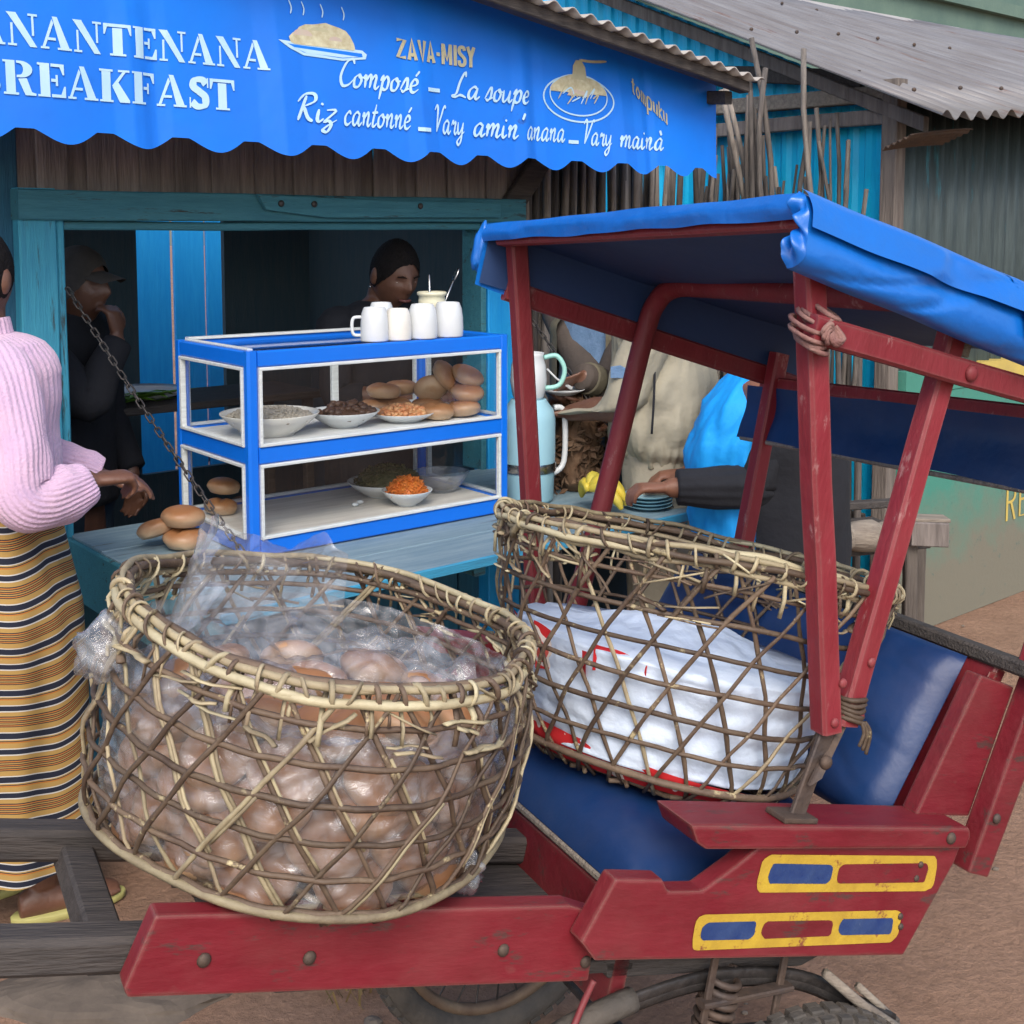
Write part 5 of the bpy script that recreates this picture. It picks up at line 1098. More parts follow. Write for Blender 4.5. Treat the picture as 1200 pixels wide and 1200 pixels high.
dish('glass_bowl', 'clear glass bowl beside the chopped greens in the cabinet', 'bowl', (.775, .21, BZ), .092, .062, 'polythene', .5)
for (x, y, z) in ((.08, .36, 0), (.10, .38, .055)): bun(FC @ Matrix.Translation((x, y, BZ+z)) @ eul(.1, 0, 1), 'bread bun at the back of the empty lower cabinet shelf', 'buns at the back of the lower shelf')
for x, y in ((.44, .19), (.47, .21)): single('crumb', 'white food crumb on the lower cabinet floor', 'crumb', G().ball((x, y, BZ+.006), (.012, .009, .006), 8, 6, lambda d: 1+.3*noise.noise(d*3+V(x*50, 0, 0))), 'white_gloss', (x, y, BZ), FC, 'crumbs in the cabinet', True)
# mugs -----------------------------------------------------------
def mug(x, y, label, r, h, m, bulge, handle=None):
    T = thing('mug', label, 'mug', (x, y, CH+.001), FC)
    prof = [(r*1.0, 0), (r*1.02, .004), (r*(1.02+bulge*.3), h*.25), (r*(1.0+bulge*.2), h*.55), (r*(.93), h*.82), (r*.80, h*.965), (r*.74, h), (r*.66, h), (r*.64, h-.004), (.001, h-.004)]
    part(T, 'body', G().lathe([(a, b+CH+.001) for a, b in prof], (x, y, 0), 32), m, True)
    if handle is not None:
        c = V(x, y, CH+h*.45); d = V(cos(handle), sin(handle), 0)
        part(T, 'handle', G().tube(catmull([c+d*r*.95+V(0, 0, h*.27), c+d*r*1.5+V(0, 0, h*.24), c+d*r*1.62, c+d*r*1.5-V(0, 0, h*.24), c+d*r*1.0-V(0, 0, h*.27)], 5), .005, 8), m, True)
mug(.430, .055, 'straight white mug turned upside down at the end of the mug row', .040, .098, 'white_gloss', 0, 2.6)
mug(.505, .045, 'narrower cream-white mug upside down between taller white mugs', .038, .092, 'enamel', .06)
mug(.592, .045, 'rounded white mug upside down in the middle of the row', .043, .102, 'white_gloss', .08, 1.4)
mug(.690, .050, 'rounded white mug upside down at the jar end of the row', .044, .104, 'white_gloss', .08, .5)
mug(.505, .135, 'white mug upside down standing behind the front row', .038, .106, 'white_gloss', 0)
JR = thing('spoon_jar', 'cream open jar holding spoons behind the mugs on the cabinet', 'jar', (.700, .15, CH+.001), FC)
part(JR, 'body', G().lathe([(a, b+CH+.001) for a, b in ((.040, 0), (.043, .05), (.042, .105), (.040, .118), (.046, .122), (.046, .130), (.042, .132), (.038, .122), (.038, .01), (.001, .008))], (.700, .15, 0), 28), 'jar_cream', True)
def spoon(x0, x1, y1, z1, bowl):
    P = [V(x0, .15, CH+.02), V((x0+x1)/2, (.15+y1)/2, CH+(z1+.02)/2), V(x1, y1, CH+z1)]
    g = G().tube(P, [.0025, .003, .004], 6)
    if bowl:
        d = (P[2]-P[1]).normalized(); q = G().ball((0, 0, 0), (.013, .004, .024), 12, 8); M = d.to_track_quat('Z', 'Y').to_matrix().to_4x4(); M.translation = P[2]+d*.02; q.v = [M @ p for p in q.v]; g.join(q)
    single('spoon', ('metal spoon leaning out of the cream jar, bowl end up' if bowl else 'thin metal spoon handle standing upright in the cream jar'), 'spoon', g, 'steel', (x0, .15, CH+.02), FC, smooth=True)
spoon(.71, .775, .14, .165, True); spoon(.695, .690, .15, .185, False)
# ================================================================ THINGS ON THE COUNTER
CZ = .7815
for (a, b, z, s_, ro, cb) in ((1.395, 3.09, 0, 1.25, .3, 'lower of two stacked bread buns on the counter beside the cabinet'), (1.395, 3.10, .058, 1.25, 1.2, 'upper of two stacked bread buns on the counter beside the cabinet'), (1.34, 3.14, .03, 1.1, 2.1, 'bread bun leaning on two stacked buns nearest the pink sleeve')):
    bun(FS @ Matrix.Translation((a, b, CZ+z)) @ eul(.05, .35 if z == .03 else 0, ro), cb, 'buns beside the cabinet', s_)
def fs(name, label, cat, g, m, loc, smooth=True): return single(name, label, cat, g, m, loc, FS, None, smooth)
JG = thing('water_bucket', 'tall pale blue plastic water container on the counter beside the cabinet', 'container', (2.52, 2.93, CZ))
part(JG, 'body', G().lathe([(r, z+CZ) for r, z in ((.075, 0), (.082, .01), (.088, .15), (.088, .27), (.082, .30), (.060, .33), (.058, .335), (.001, .335))], (2.52, 2.93, 0), 28), 'pale_blue_plastic', True)
part(JG, 'handle', G().tube(catmull([(2.615, 2.910, CZ+.30), (2.650, 2.900, CZ+.28), (2.650, 2.900, CZ+.12), (2.610, 2.910, CZ+.08)], 5), .010, 8), 'white_gloss', True)
part(JG, 'tap_band', G().lathe([(.0895, .10+CZ), (.091, .105+CZ), (.091, .125+CZ), (.0895, .13+CZ)], (2.52, 2.93, 0), 28, False), 'steel', True)
PI = thing('pitcher', 'white plastic pitcher with mint green handle standing on the water container', 'pitcher', (2.52, 2.93, CZ+.336))
part(PI, 'body', G().lathe([(r, z+CZ+.336) for r, z in ((.045, 0), (.052, .01), (.060, .06), (.056, .11), (.048, .14), (.052, .15), (.048, .151), (.040, .12), (.001, .10))], (2.52, 2.93, 0), 26), 'white_gloss', True)
part(PI, 'handle', G().tube(catmull([(2.560, 2.900, CZ+.47), (2.595, 2.875, CZ+.475), (2.615, 2.860, CZ+.43), (2.600, 2.870, CZ+.38), (2.560, 2.900, CZ+.37)], 6), .008, 8), 'mint', True)
BA = thing('banana_bunch', 'bunch of ripe yellow bananas on the counter', 'bananas', (2.54, 2.665, CZ))
for i in range(7):
    a = -1.1+.36*i; c = V(2.54, 2.665, CZ+.075); d = V(cos(a)*.75, sin(a)-.3, 0).normalized(); lift = .02*(i % 2)
    P = [c, c+d*.035+V(0, 0, .012+lift), c+d*.075+V(0, 0, .004+lift), c+d*.105+V(0, 0, -.025+lift), c+d*.118+V(0, 0, -.048+lift)]
    part(BA, 'banana', G().tube(catmull(P, 4), [.006, .010, .014, .0165, .0175, .018, .018, .018, .0175, .017, .0165, .016, .015, .013, .010, .008, .005], 7), 'banana', True)
part(BA, 'stalk', G().tube([(2.54, 2.665, CZ+.072), (2.535, 2.675, CZ+.095)], [.014, .010], 7), 'banana', True)
DL = thing('dried_leaf_bundle', 'brown crinkled bundle of dried leaves standing behind the bananas', 'dried leaves', (2.76, 2.96, CZ))
part(DL, 'core', G().lathe([(r, z+CZ) for r, z in ((.05, 0), (.075, .05), (.08, .16), (.07, .25), (.04, .31), (.001, .33))], (2.76, 2.96, 0), 14), 'dry_leaf', True)
g = G()
for i in range(420):
    a = random.uniform(0, 6.28); z = random.uniform(.0, .32); R_ = .085*(1-max(0, z-.2)*3)+random.uniform(-.01, .02); c = V(2.76+R_*cos(a), 2.96+R_*sin(a), CZ+z)
    u_ = V(random.gauss(0, 1), random.gauss(0, 1), random.gauss(0, 1)).normalized()*random.uniform(.012, .03); v_ = u_.orthogonal().normalized()*random.uniform(.006, .013); n_ = u_.cross(v_).normalized()*.006
    g.add([c-u_, c+v_+n_, c+u_, c-v_+n_], [(0, 1, 2), (0, 2, 3)])
part(DL, 'leaves', g, 'dry_leaf', kind='stuff')
for i in range(4): fs('saucer', ('lowest', 'second lowest', 'second highest', 'topmost')[i]+' pale blue plate in the short stack at the counter end', 'plate', G().lathe([(r, z+CZ+.011*i) for r, z in ((.045, 0), (.05, .003), (.075, .012), (.078, .014), (.072, .012), (.001, .006))], (2.74, 2.60, 0), 26), 'pale_blue_plastic', (2.74, 2.60, CZ+.011*i))['group'] = 'stack of pale blue plates'
# ================================================================ HANDCART AND CLUTTER BEYOND
HC = thing('handcart', 'weathered grey wooden handcart parked by the teal wall', 'cart', (1.22, 4.25, 0), FW)
part(HC, 'log', G().tube(catmull([(1.02, 4.10, .575), (1.12, 4.13, .585), (1.25, 4.18, .58), (1.40, 4.24, .57)], 5), [.045, .055, .058, .06]*4, 12, flat=1), 'pale_wood', True)
part(HC, 'bed', G().board((.98, 4.30, .52), (1.48, 4.48, .52), V(-.06, .17, 0), V(0, 0, .02)), 'grey_wood')
part(HC, 'rail', G().board((1.02, 4.22, .67), (1.42, 4.38, .655), V(0, 0, .014), V(-.01, .02, 0)), 'grey_wood')
part(HC, 'rail', G().board((1.00, 4.16, .66), (1.09, 4.20, .72), V(0, 0, .014), V(-.01, .02, 0)), 'grey_wood')
part(HC, 'post', G().board((1.418, 4.16, 0), (1.413, 4.16, .64), V(.022, 0, 0), V(0, .02, 0), .004, 3, .001), 'grey_wood_z')
part(HC, 'post', G().board((1.05, 4.20, 0), (1.05, 4.20, .56), V(.022, 0, 0), V(0, .02, 0), .004, 3, .001), 'grey_wood_z')
part(HC, 'post', G().board((1.55, 4.46, 0), (1.55, 4.46, .56), V(.022, 0, 0), V(0, .02, 0), .004, 3, .001), 'grey_wood_z')
part(HC, 'end_block', G().board((1.40, 4.135, .605), (1.53, 4.135, .60), V(0, .03, 0), V(0, 0, .043), .004), 'brown_board')
part(HC, 'end_rail', G().board((1.38, 4.15, .655), (1.54, 4.16, .648), V(0, .04, 0), V(0, 0, .006), .002), 'pale_wood')
single('dark_pile', 'dark grey sack slumped on the ground behind the rickshaw seat', 'pile', G().ball((1.46, 4.0, .035), (.20, .13, .085), 26, 14, lambda d: 1+.18*noise.noise(d*2.2)+.06*noise.noise(d*6)), 'black_cloth', (1.46, 4.0, 0), FW, smooth=True)  # one dark lump standing in for a stone/tyre pile
# ================================================================ PEOPLE
random.seed(5)
def ringp(c, lat, fwd, rx, ry, n=24, fold=0, nf=0, ph=0):
    c, lat, fwd = Vector(c), Vector(lat), Vector(fwd)
    return [c+lat*rx*(1+fold*cos(nf*t+ph))*cos(t)+fwd*ry*(1+fold*cos(nf*t+ph))*sin(t) for t in [2*pi*i/n for i in range(n)]]
def dirs(f):
    f = Vector((f[0], f[1], 0)).normalized(); return f, V(f.y, -f.x, 0)      # forward, right
def limb(g, pts, rad, n=12, sm=5):
    P = catmull(pts, sm); m = len(pts)-1; R = []
    for i in range(len(P)):
        x = i/(len(P)-1)*m; k = min(int(x), m-1); R.append(rad[k]+(rad[k+1]-rad[k])*(x-k))
    return g.tube(P, R, n)
def hand(g, wrist, d, up, side, curl=.5, s=1.0):
    # wrist point, finger direction d, back-of-hand normal up, thumb side
    d, up, side = Vector(d).normalized(), Vector(up).normalized(), Vector(side).normalized(); w = Vector(wrist)
    rings = []
    for t, hw, hh in ((0, .024, .017), (.03, .034, .017), (.065, .040, .016), (.088, .038, .013)):
        rings.append(ringp(w+d*t*s, side, up, hw*s, hh*s, 12))
    g.loft(rings)
    for k, (off, ln) in enumerate(((.029, .068), (.010, .078), (-.010, .072), (-.029, .056))):
        b = w+d*.080*s+side*off*s; P = [b]; a = .25*curl; dd = d
        for j, fr_ in enumerate((.45, .32, .23)):
            a += curl*.75; dd = (d*cos(a)-up*sin(a)); P.append(P[-1]+dd*ln*fr_*s)
        g.tube(P, [.0092*s, .0088*s, .0078*s, .006*s], 8)
    b = w+d*.028*s+side*.028*s
    g.tube([b, b+(d*.5+side*.75)*.030*s-up*.004, b+(d*.8+side*.55)*.056*s-up*.012*s, b+(d*.95+side*.2)*.078*s-up*.022*s], [.013*s, .0115*s, .010*s, .007*s], 8)
def head(g, c, f, tilt=0, s=1.0):
    fw_, rt_ = dirs(f); up_ = V(0, 0, 1); fw_ = fw_*cos(tilt)-up_*sin(tilt); up_ = rt_.cross(fw_)
    c = Vector(c); nu, nv = 44, 36
    def sh(d):
        x, y, z = d.x*.074, d.y*.094, d.z*.118
        if z < 0: k = 1-.30*(-d.z)**1.6; x *= k
        if d.y > 0:
            if z < -.02: y *= 1-.10*(-d.z); 
            fx = max(0, d.y)
            y += fx*(.024*exp(-(x/.013)**2-((z+.012)/.020)**2)+.012*exp(-(x/.011)**2-((z-.012)/.018)**2)+.004*exp(-((z-.034)/.010)**2-(x/.05)**2))
            y += fx*(.010*exp(-(x/.024)**2-((z+.048)/.007)**2)+.010*exp(-(x/.022)**2-((z+.062)/.007)**2)-.004*exp(-(x/.02)**2-((z+.055)/.003)**2))
            y += fx*(.010*exp(-(x/.022)**2-((z+.100)/.014)**2))
            y -= fx*.011*(exp(-((x-.031)/.014)**2-((z-.012)/.011)**2)+exp(-((x+.031)/.014)**2-((z-.012)/.011)**2))
            y += fx*.005*(exp(-((x-.042)/.018)**2-((z+.018)/.016)**2)+exp(-((x+.042)/.018)**2-((z+.018)/.016)**2))
        return V(x, y, z)*s
    P = []
    for j in range(nv+1):
        th = pi*j/nv
        for i in range(nu): ph = 2*pi*i/nu; P.append(sh(V(sin(th)*cos(ph), sin(th)*sin(ph), cos(th))))
    M = lambda p: c+rt_*p.x+fw_*p.y+up_*p.z
    g.add([M(p) for p in P], [(j*nu+i, (j+1)*nu+i, (j+1)*nu+(i+1) % nu, j*nu+(i+1) % nu) for j in range(nv) for i in range(nu)])
    for sx in (-1, 1):
        q = G().ball((sx*.076*s, -.006*s, -.004*s), (.010*s, .020*s, .032*s), 10, 10); g.add([M(p) for p in q.v], q.f)
    return M
def remesh(o, v, sm=4):
    m = o.modifiers.new('remesh', 'REMESH'); m.mode = 'VOXEL'; m.voxel_size = v; m.use_smooth_shade = True
    k = o.modifiers.new('smooth', 'SMOOTH'); k.iterations = sm; k.factor = .5
    return o
def rib(P, rad, nrib, amp, n=120, wr=.0, sd=0, flat=1):
    """knitted tube with lengthwise ribs"""
    Q = catmull(P, 8); m = len(P)-1; g = G(); T = []
    R = []
    for i in range(len(Q)):
        x = i/(len(Q)-1)*m; k = min(int(x), m-1); R.append(rad[k]+(rad[k+1]-rad[k])*(x-k))
    t0 = (Q[1]-Q[0]).normalized(); xv = t0.orthogonal().normalized(); rings = []
    for i in range(len(Q)):
        t = (Q[min(i+1, len(Q)-1)]-Q[max(i-1, 0)]).normalized(); xv = (xv-t*xv.dot(t)).normalized(); yv = t.cross(xv); r = []
        for j in range(n):
            a = 2*pi*j/n; rr = R[i]*(1+wr*noise.noise(V(cos(a)*1.3, sin(a)*1.3, i*.16+sd)))+amp*cos(nrib*a)
            r.append(Q[i]+xv*rr*cos(a)+yv*rr*sin(a)*flat)
        rings.append(r)
    return g.loft(rings)
def clothloft(spec, lat, fwd, n=64, wr=.05, sd=0, freq=3, up=10, open_=False):
    """spec: list of (centre, rx, ry); wrinkled loft"""
    C_ = catmull([s[0] for s in spec], 6); m = len(spec)-1; rings = []
    for i, c in enumerate(C_):
        x = i/(len(C_)-1)*m; k = min(int(x), m-1); t = x-k; rx = spec[k][1]+(spec[k+1][1]-spec[k][1])*t; ry = spec[k][2]+(spec[k+1][2]-spec[k][2])*t
        r = []
        for j in range(n):
            a = 2*pi*j/n; w = 1+wr*.35*(crs(V(cos(a)*freq*.8, sin(a)*freq*.8, c.z*up*1.1+sd), 1.8)-.5)+wr*.9*(crs(V(cos(a)*freq*.35, sin(a)*freq*.35, c.z*up*.45+sd), 1.6)-.6)+wr*noise.noise(V(cos(a)*freq*.6, sin(a)*freq*.6, c.z*up+sd))+wr*.5*noise.noise(V(cos(a)*freq*2, sin(a)*freq*2, c.z*up*1.7+sd))
            r.append(c+Vector(lat)*rx*w*cos(a)+Vector(fwd)*ry*w*sin(a))
        rings.append(r)
    return G().loft(rings)
def crs(p, sc_):
    d = noise.voronoi(p*sc_)[0]; return min(1, (d[1]-d[0])*2)
def haircap(M, s=1.0, bun_=False):
    g = G()
    def f(u_, v_):
        ph = 2*pi*u_; th = v_*radians(112)*(1+.05*noise.noise(V(cos(ph)*3, sin(ph)*3, 1))+.03*noise.noise(V(cos(ph)*9, sin(ph)*9, 4)))
        d = V(sin(th)*cos(ph), sin(th)*sin(ph), cos(th)); k = 1.05-.05*max(0, v_-.75)*4*.8+.012*noise.noise(d*14)+.012*noise.noise(d*30)
        if d.y > 0: th2 = th*(1-.52*max(0, d.y)**1.2/max(.3, sin(th)) if sin(th) > 0 else 1); d = V(sin(th2)*cos(ph), sin(th2)*sin(ph), cos(th2))
        return M(V(d.x*.076*k, d.y*.096*k, d.z*.119*k+.002)*s)
    g.grid(f, 90, 34)
    if bun_:
        q = G().ball((0, -.10*s, .055*s), (.04*s, .035*s, .04*s), 14, 10, lambda d: 1+.1*noise.noise(d*5)); g.add([M(p) for p in q.v], q.f)
    return g
# ---- shopper in pink knit and striped skirt -------------------------------
f, r_ = dirs((.86, .5)); base = V(-1.20, 2.80, 0)
W1 = thing('person', 'person in pink ribbed sweater and striped wrap skirt reaching towards the buns', 'person', tuple(base), FW)
g = G()
hd = head(g, (-1.205, 2.79, 1.545), (.10, .99), .15)
g.loft([ringp(base+V(0, 0, z)+f*o_, r_, f, rx, ry, 20) for z, o_, rx, ry in ((.55, 0, .13, .12), (.90, 0, .155, .125), (1.0, 0, .13, .10), (1.2, .0, .15, .105), (1.34, -.005, .16, .09), (1.385, -.005, .09, .065), (1.42, 0, .052, .052), (1.50, .0, .050, .052))])
for sx, fx, k in ((1, .05, .03), (-1, -.05, -.06)):
    hip = base+r_*.08*sx+V(0, 0, .85); ank = base+r_*.085*sx+f*(fx+k)+V(0, 0, .085)
    limb(g, [hip, base+r_*.085*sx+f*(fx*.6+.02)+V(0, 0, .48), ank+V(0, 0, .18), ank], [.085, .058, .050, .034])
    rings = []
    for t, w, h in ((-.06, .028, .030), (-.02, .034, .045), (.04, .038, .034), (.10, .045, .022), (.15, .042, .016), (.175, .028, .010)):
        rings.append(ringp(ank+f*t+V(0, 0, -.062+h*.6), r_, V(0, 0, 1), w, h, 14))
    g.loft(rings)
sh = V(-1.115, 2.655, 1.345); el = V(-1.045, 2.58, 1.065); wr_ = V(-.915, 2.70, 1.088)
limb(g, [V(-1.17, 2.71, 1.33), sh, (sh+el)/2, el, (el+wr_)/2, wr_], [.05, .052, .046, .042, .040, .027])
hand(g, wr_, (.75, .62, .02), (.2, -.25, .95), (-.6, .75, .1), 1.05)
shL = V(-1.285, 2.95, 1.345); elL = V(-1.19, 3.02, 1.09); wrL = V(-1.02, 3.06, 1.02)
limb(g, [V(-1.23, 2.88, 1.33), shL, (shL+elL)/2, elL, (elL+wrL)/2, wrL], [.05, .052, .046, .042, .040, .027])
hand(g, wrL, (.8, .3, -.1), (.1, .1, 1), (.3, -.8, 0), .5)
remesh(part(W1, 'body', g, 'skin'), .0065)
part(W1, 'hair', haircap(hd, 1, True), 'hair', True)
sw = rib([base+V(0, 0, .985), base+V(0, 0, 1.05), base+V(0, 0, 1.2), base+V(-.005, 0, 1.32), base+V(-.010, 0, 1.385), base+V(-.012, 0, 1.415)], [.150, .158, .165, .175, .142, .082], 50, .0016, 300, .07, 3)
part(W1, 'sweater', sw, 'pink_knit', True)
part(W1, 'collar', rib([base+V(-.010, 0, 1.400), base+V(-.010, 0, 1.425), base+V(-.012, 0, 1.452)], [.084, .074, .070], 30, .0018, 180), 'pink_knit', True)
for P_, sd_ in (([V(-1.15, 2.70, 1.345), V(-1.095, 2.645, 1.29), V(-1.055, 2.60, 1.17), V(-1.035, 2.575, 1.085), V(-1.00, 2.60, 1.062), V(-.955, 2.655, 1.072), V(-.925, 2.69, 1.086)], 1), ([V(-1.25, 2.90, 1.345), V(-1.285, 2.96, 1.29), V(-1.235, 2.99, 1.17), V(-1.18, 3.02, 1.09), V(-1.12, 3.045, 1.05), V(-1.05, 3.055, 1.03), V(-1.03, 3.06, 1.022)], 7)):
    part(W1, 'sleeve', rib(P_, [.085, .084, .076, .069, .066, .062, .044], 34, .0013, 204, .14, sd_), 'pink_knit', True)
# skirt with hanging folds
rings = []; n = 150; uv = []; NR = 46
for i in range(NR+1):
    t = i/NR; z = 1.06-.91*t; R0x = .158+.055*min(1, t*3)-.012*max(0, t-.55); R0y = .135+.055*min(1, t*3)
    ring = []
    for j in range(n):
        a = 2*pi*j/n; fd = .009*sin(a*6+t*2+2*noise.noise(V(cos(a), sin(a), 2)))*(.2+t)+.018*noise.noise(V(cos(a)*1.7, sin(a)*1.7, t*1.6))+.006*noise.noise(V(cos(a)*4, sin(a)*4, t*5))
        ring.append(base+V(0, 0, z)+r_*(R0x+fd)*cos(a)+f*(R0y+fd)*sin(a)+f*.02*t)
        drape = .030*noise.noise(V(cos(a)*1.3, sin(a)*1.3, t*1.6+3))+.05*max(0, sin(a-.9))**3*(t-.3)
        uv.append((a, 1.3-(.91*t+drape)))
    rings.append(ring)
g = G().loft(rings, False); g.uv = uv
part(W1, 'skirt', g, 'striped_skirt', True)
for sx, fx, k in ((1, .05, .03), (-1, -.05, -.06)):
    ank = base+r_*.085*sx+f*(fx+k)
    S_ = part(W1, 'sandal', G().loft([ringp(ank+f*.055+V(0, 0, z), r_, f, w, l, 22) for z, w, l in ((.0, .040, .13), (.004, .044, .134), (.018, .045, .135), (.022, .042, .132))]), 'sandal', True)
    part(S_, 'strap', G().tube(catmull([ank+r_*.042+f*.07+V(0, 0, .02), ank+r_*.025+f*.09+V(0, 0, .055), ank-r_*.02+f*.09+V(0, 0, .056), ank-r_*.042+f*.07+V(0, 0, .02)], 5), .007, 6, flat=.4), 'sandal', True)
W1.location.x -= .045
# ---- server bending over the cabinet ---------------------------------------
base = V(-.53, 4.43, .05); f, r_ = dirs((.70, -.72))
W2 = thing('person', 'server with short dark hair looking down inside the stall behind the mugs', 'person', tuple(base), FW)
g = G(); hc = V(-.425, 4.32, 1.505)
hd = head(g, hc, (.62, -.78), .38, 1.06)
g.loft([ringp(base+V(0, 0, z)+f*o_, r_, f, rx, ry, 20) for z, o_, rx, ry in ((.55, 0, .14, .12), (.85, 0, .16, .13), (1.0, .01, .14, .11), (1.2, .03, .17, .11), (1.30, .045, .17, .09), (1.345, .055, .09, .065), (1.375, .07, .052, .055), (1.45, .10, .050, .055))])
for sx in (1, -1):
    limb(g, [base+r_*.085*sx+V(0, 0, .8), base+r_*.085*sx+V(0, 0, .45), base+r_*.085*sx+V(0, 0, .08)], [.09, .06, .035])
    g.loft([ringp(base+r_*.085*sx+f*t+V(0, 0, h), r_, V(0, 0, 1), w, h, 12) for t, w, h in ((-.05, .03, .035), (.05, .04, .035), (.15, .04, .018), (.18, .028, .012))])
    s1 = base+r_*.19*sx+f*.04+V(0, 0, 1.27); e1 = base+r_*.22*sx+f*.10+V(0, 0, 1.03); w1 = base+r_*.10*sx+f*.26+V(0, 0, 1.03)
    limb(g, [base+r_*.10*sx+f*.03+V(0, 0, 1.27), s1, (s1+e1)/2, e1, (e1+w1)/2, w1], [.05, .052, .046, .042, .038, .026]); hand(g, w1, f-r_*sx*.3, (0, 0, 1), -r_*sx, .6)
remesh(part(W2, 'body', g, 'skin'), .0055, 2)
part(W2, 'hair', haircap(hd, 1.06), 'hair', True)
for sx in (-1, 1):
    e = part(W2, 'eye', (lambda q: q.add([hd(p) for p in G().ball((sx*.033, .077, .006), (.011, .006, .003), 12, 8).v], G().ball((0, 0, 0), 1, 12, 8).f))(G()), 'eye_white', True)
    part(W2, 'eyebrow', G().tube([hd(V(sx*.016, .100, .030)), hd(V(sx*.032, .099, .035)), hd(V(sx*.048, .088, .030))], [.002, .003, .002], 6), 'hair', True)
    part(e, 'pupil', G().ball(hd(V(sx*.033, .081, .0055)), .0032, 8, 6), 'eye_dark', True)
    part(W2, 'earring', G().ball(hd(V(sx*.088, -.006, -.046)), .005, 8, 6), 'steel', True)
part(W2, 'lips', G().tube(catmull([hd(V(-.024, .094, -.058)), hd(V(-.010, .108, -.055)), hd(V(.010, .108, -.055)), hd(V(.024, .094, -.058))], 4), [.003, .004, .005, .006, .006, .006, .006, .006, .006, .006, .005, .004, .003], 7), 'lip', True)
tor = [(base+V(0, 0, .55), .17, .15), (base+V(0, 0, .85), .185, .15), (base+f*.01+V(0, 0, 1.0), .165, .135), (base+f*.03+V(0, 0, 1.2), .19, .13), (base+f*.045+V(0, 0, 1.305), .185, .11), (base+f*.06+V(0, 0, 1.36), .085, .07)]
part(W2, 'dress', clothloft(tor, r_, f), 'black_cloth', True)
for sx in (1, -1):
    s1 = base+r_*.19*sx+f*.04+V(0, 0, 1.27); e1 = base+r_*.22*sx+f*.10+V(0, 0, 1.03); w1 = base+r_*.10*sx+f*.26+V(0, 0, 1.03)
    part(W2, 'sleeve', limb(G(), [base+r_*.12*sx+f*.03+V(0, 0, 1.28), s1, (s1+e1)/2, e1, (e1+w1)/2], [.062, .066, .060, .056, .050], 18), 'black_cloth', True)
# ---- person in cap, hand to mouth -------------------------------------------
base = V(-1.50, 3.98, .05); f, r_ = dirs((.95, -.25))
W3 = thing('person', 'person in peaked cap and dark clothes raising a hand to the mouth', 'person', tuple(base), FW)
g = G(); hc = V(-1.425, 3.93, 1.475); hd = head(g, hc, (.95, -.25), .05, 1.05)
g.loft([ringp(base+V(0, 0, z)+f*o_, r_, f, rx, ry, 20) for z, o_, rx, ry in ((.55, 0, .14, .11), (.9, 0, .15, .11), (1.15, .01, .18, .11), (1.28, .03, .18, .09), (1.325, .04, .09, .065), (1.36, .06, .054, .056), (1.44, .08, .052, .058))])
for sx in (1, -1):
    limb(g, [base+r_*.09*sx+V(0, 0, .75), base+r_*.09*sx+V(0, 0, .42), base+r_*.09*sx+V(0, 0, .08)], [.09, .06, .036])
    g.loft([ringp(base+r_*.09*sx+f*t+V(0, 0, h), r_, V(0, 0, 1), w, h, 12) for t, w, h in ((-.05, .035, .04), (.05, .045, .04), (.17, .045, .02), (.2, .03, .015))])
s1 = base+r_*.20+f*.03+V(0, 0, 1.26); e1 = base+r_*.19+f*.22+V(0, 0, 1.07); w1 = base+r_*.06+f*.245+V(0, 0, 1.27)
limb(g, [base+r_*.1+f*.03+V(0, 0, 1.26), s1, (s1+e1)/2, e1, (e1+w1)/2, w1], [.05, .055, .05, .045, .04, .027]); hand(g, w1, (-.1, -.1, .95), f, -r_, 1.0)
s2 = base-r_*.20+V(0, 0, 1.26); e2 = base-r_*.24+V(0, 0, .98); w2 = base-r_*.2+f*.12+V(0, 0, .75)
limb(g, [base-r_*.1+V(0, 0, 1.26), s2, (s2+e2)/2, e2, (e2+w2)/2, w2], [.05, .055, .05, .045, .04, .027]); hand(g, w2, (0, 0, -1), -r_, f, .5)
remesh(part(W3, 'body', g, 'skin'), .007)
part(W3, 'jacket', clothloft([(base+V(0, 0, .70), .19, .15), (base+V(0, 0, .95), .185, .145), (base+f*.01+V(0, 0, 1.15), .205, .14), (base+f*.03+V(0, 0, 1.275), .195, .115), (base+f*.045+V(0, 0, 1.345), .085, .075)], r_, f), 'black_cloth', True)
part(W3, 'sleeve', limb(G(), [base+r_*.11+f*.03+V(0, 0, 1.28), s1, (s1+e1)/2, e1, (e1+w1)/2, w1-V(0, 0, .02)], [.070, .072, .068, .064, .056, .046], 20), 'black_cloth', True)
part(W3, 'sleeve', limb(G(), [base-r_*.11+V(0, 0, 1.28), s2, (s2+e2)/2, e2, (e2+w2)/2, w2+V(0, 0, .03)], [.070, .072, .068, .064, .056, .046], 20), 'black_cloth', True)
for sx in (1, -1): part(W3, 'trouser_leg', clothloft([(base+r_*.09*sx+V(0, 0, .06), .07, .075), (base+r_*.09*sx+V(0, 0, .42), .08, .085), (base+r_*.085*sx+V(0, 0, .78), .11, .12)], r_, f, 36, .08, sx*3), 'dark_jeans', True)
g = haircap(hd, 1.11); 
CP = part(W3, 'cap', g, 'cap_cloth', True)
part(CP, 'peak', G().grid(lambda u_, v_: hd(V((u_-.5)*.15*(1-.25*v_), .085+.085*v_-.05*(2*u_-1)**2, .062-.022*v_-.018*(2*u_-1)**2)), 18, 10), 'cap_cloth', True)
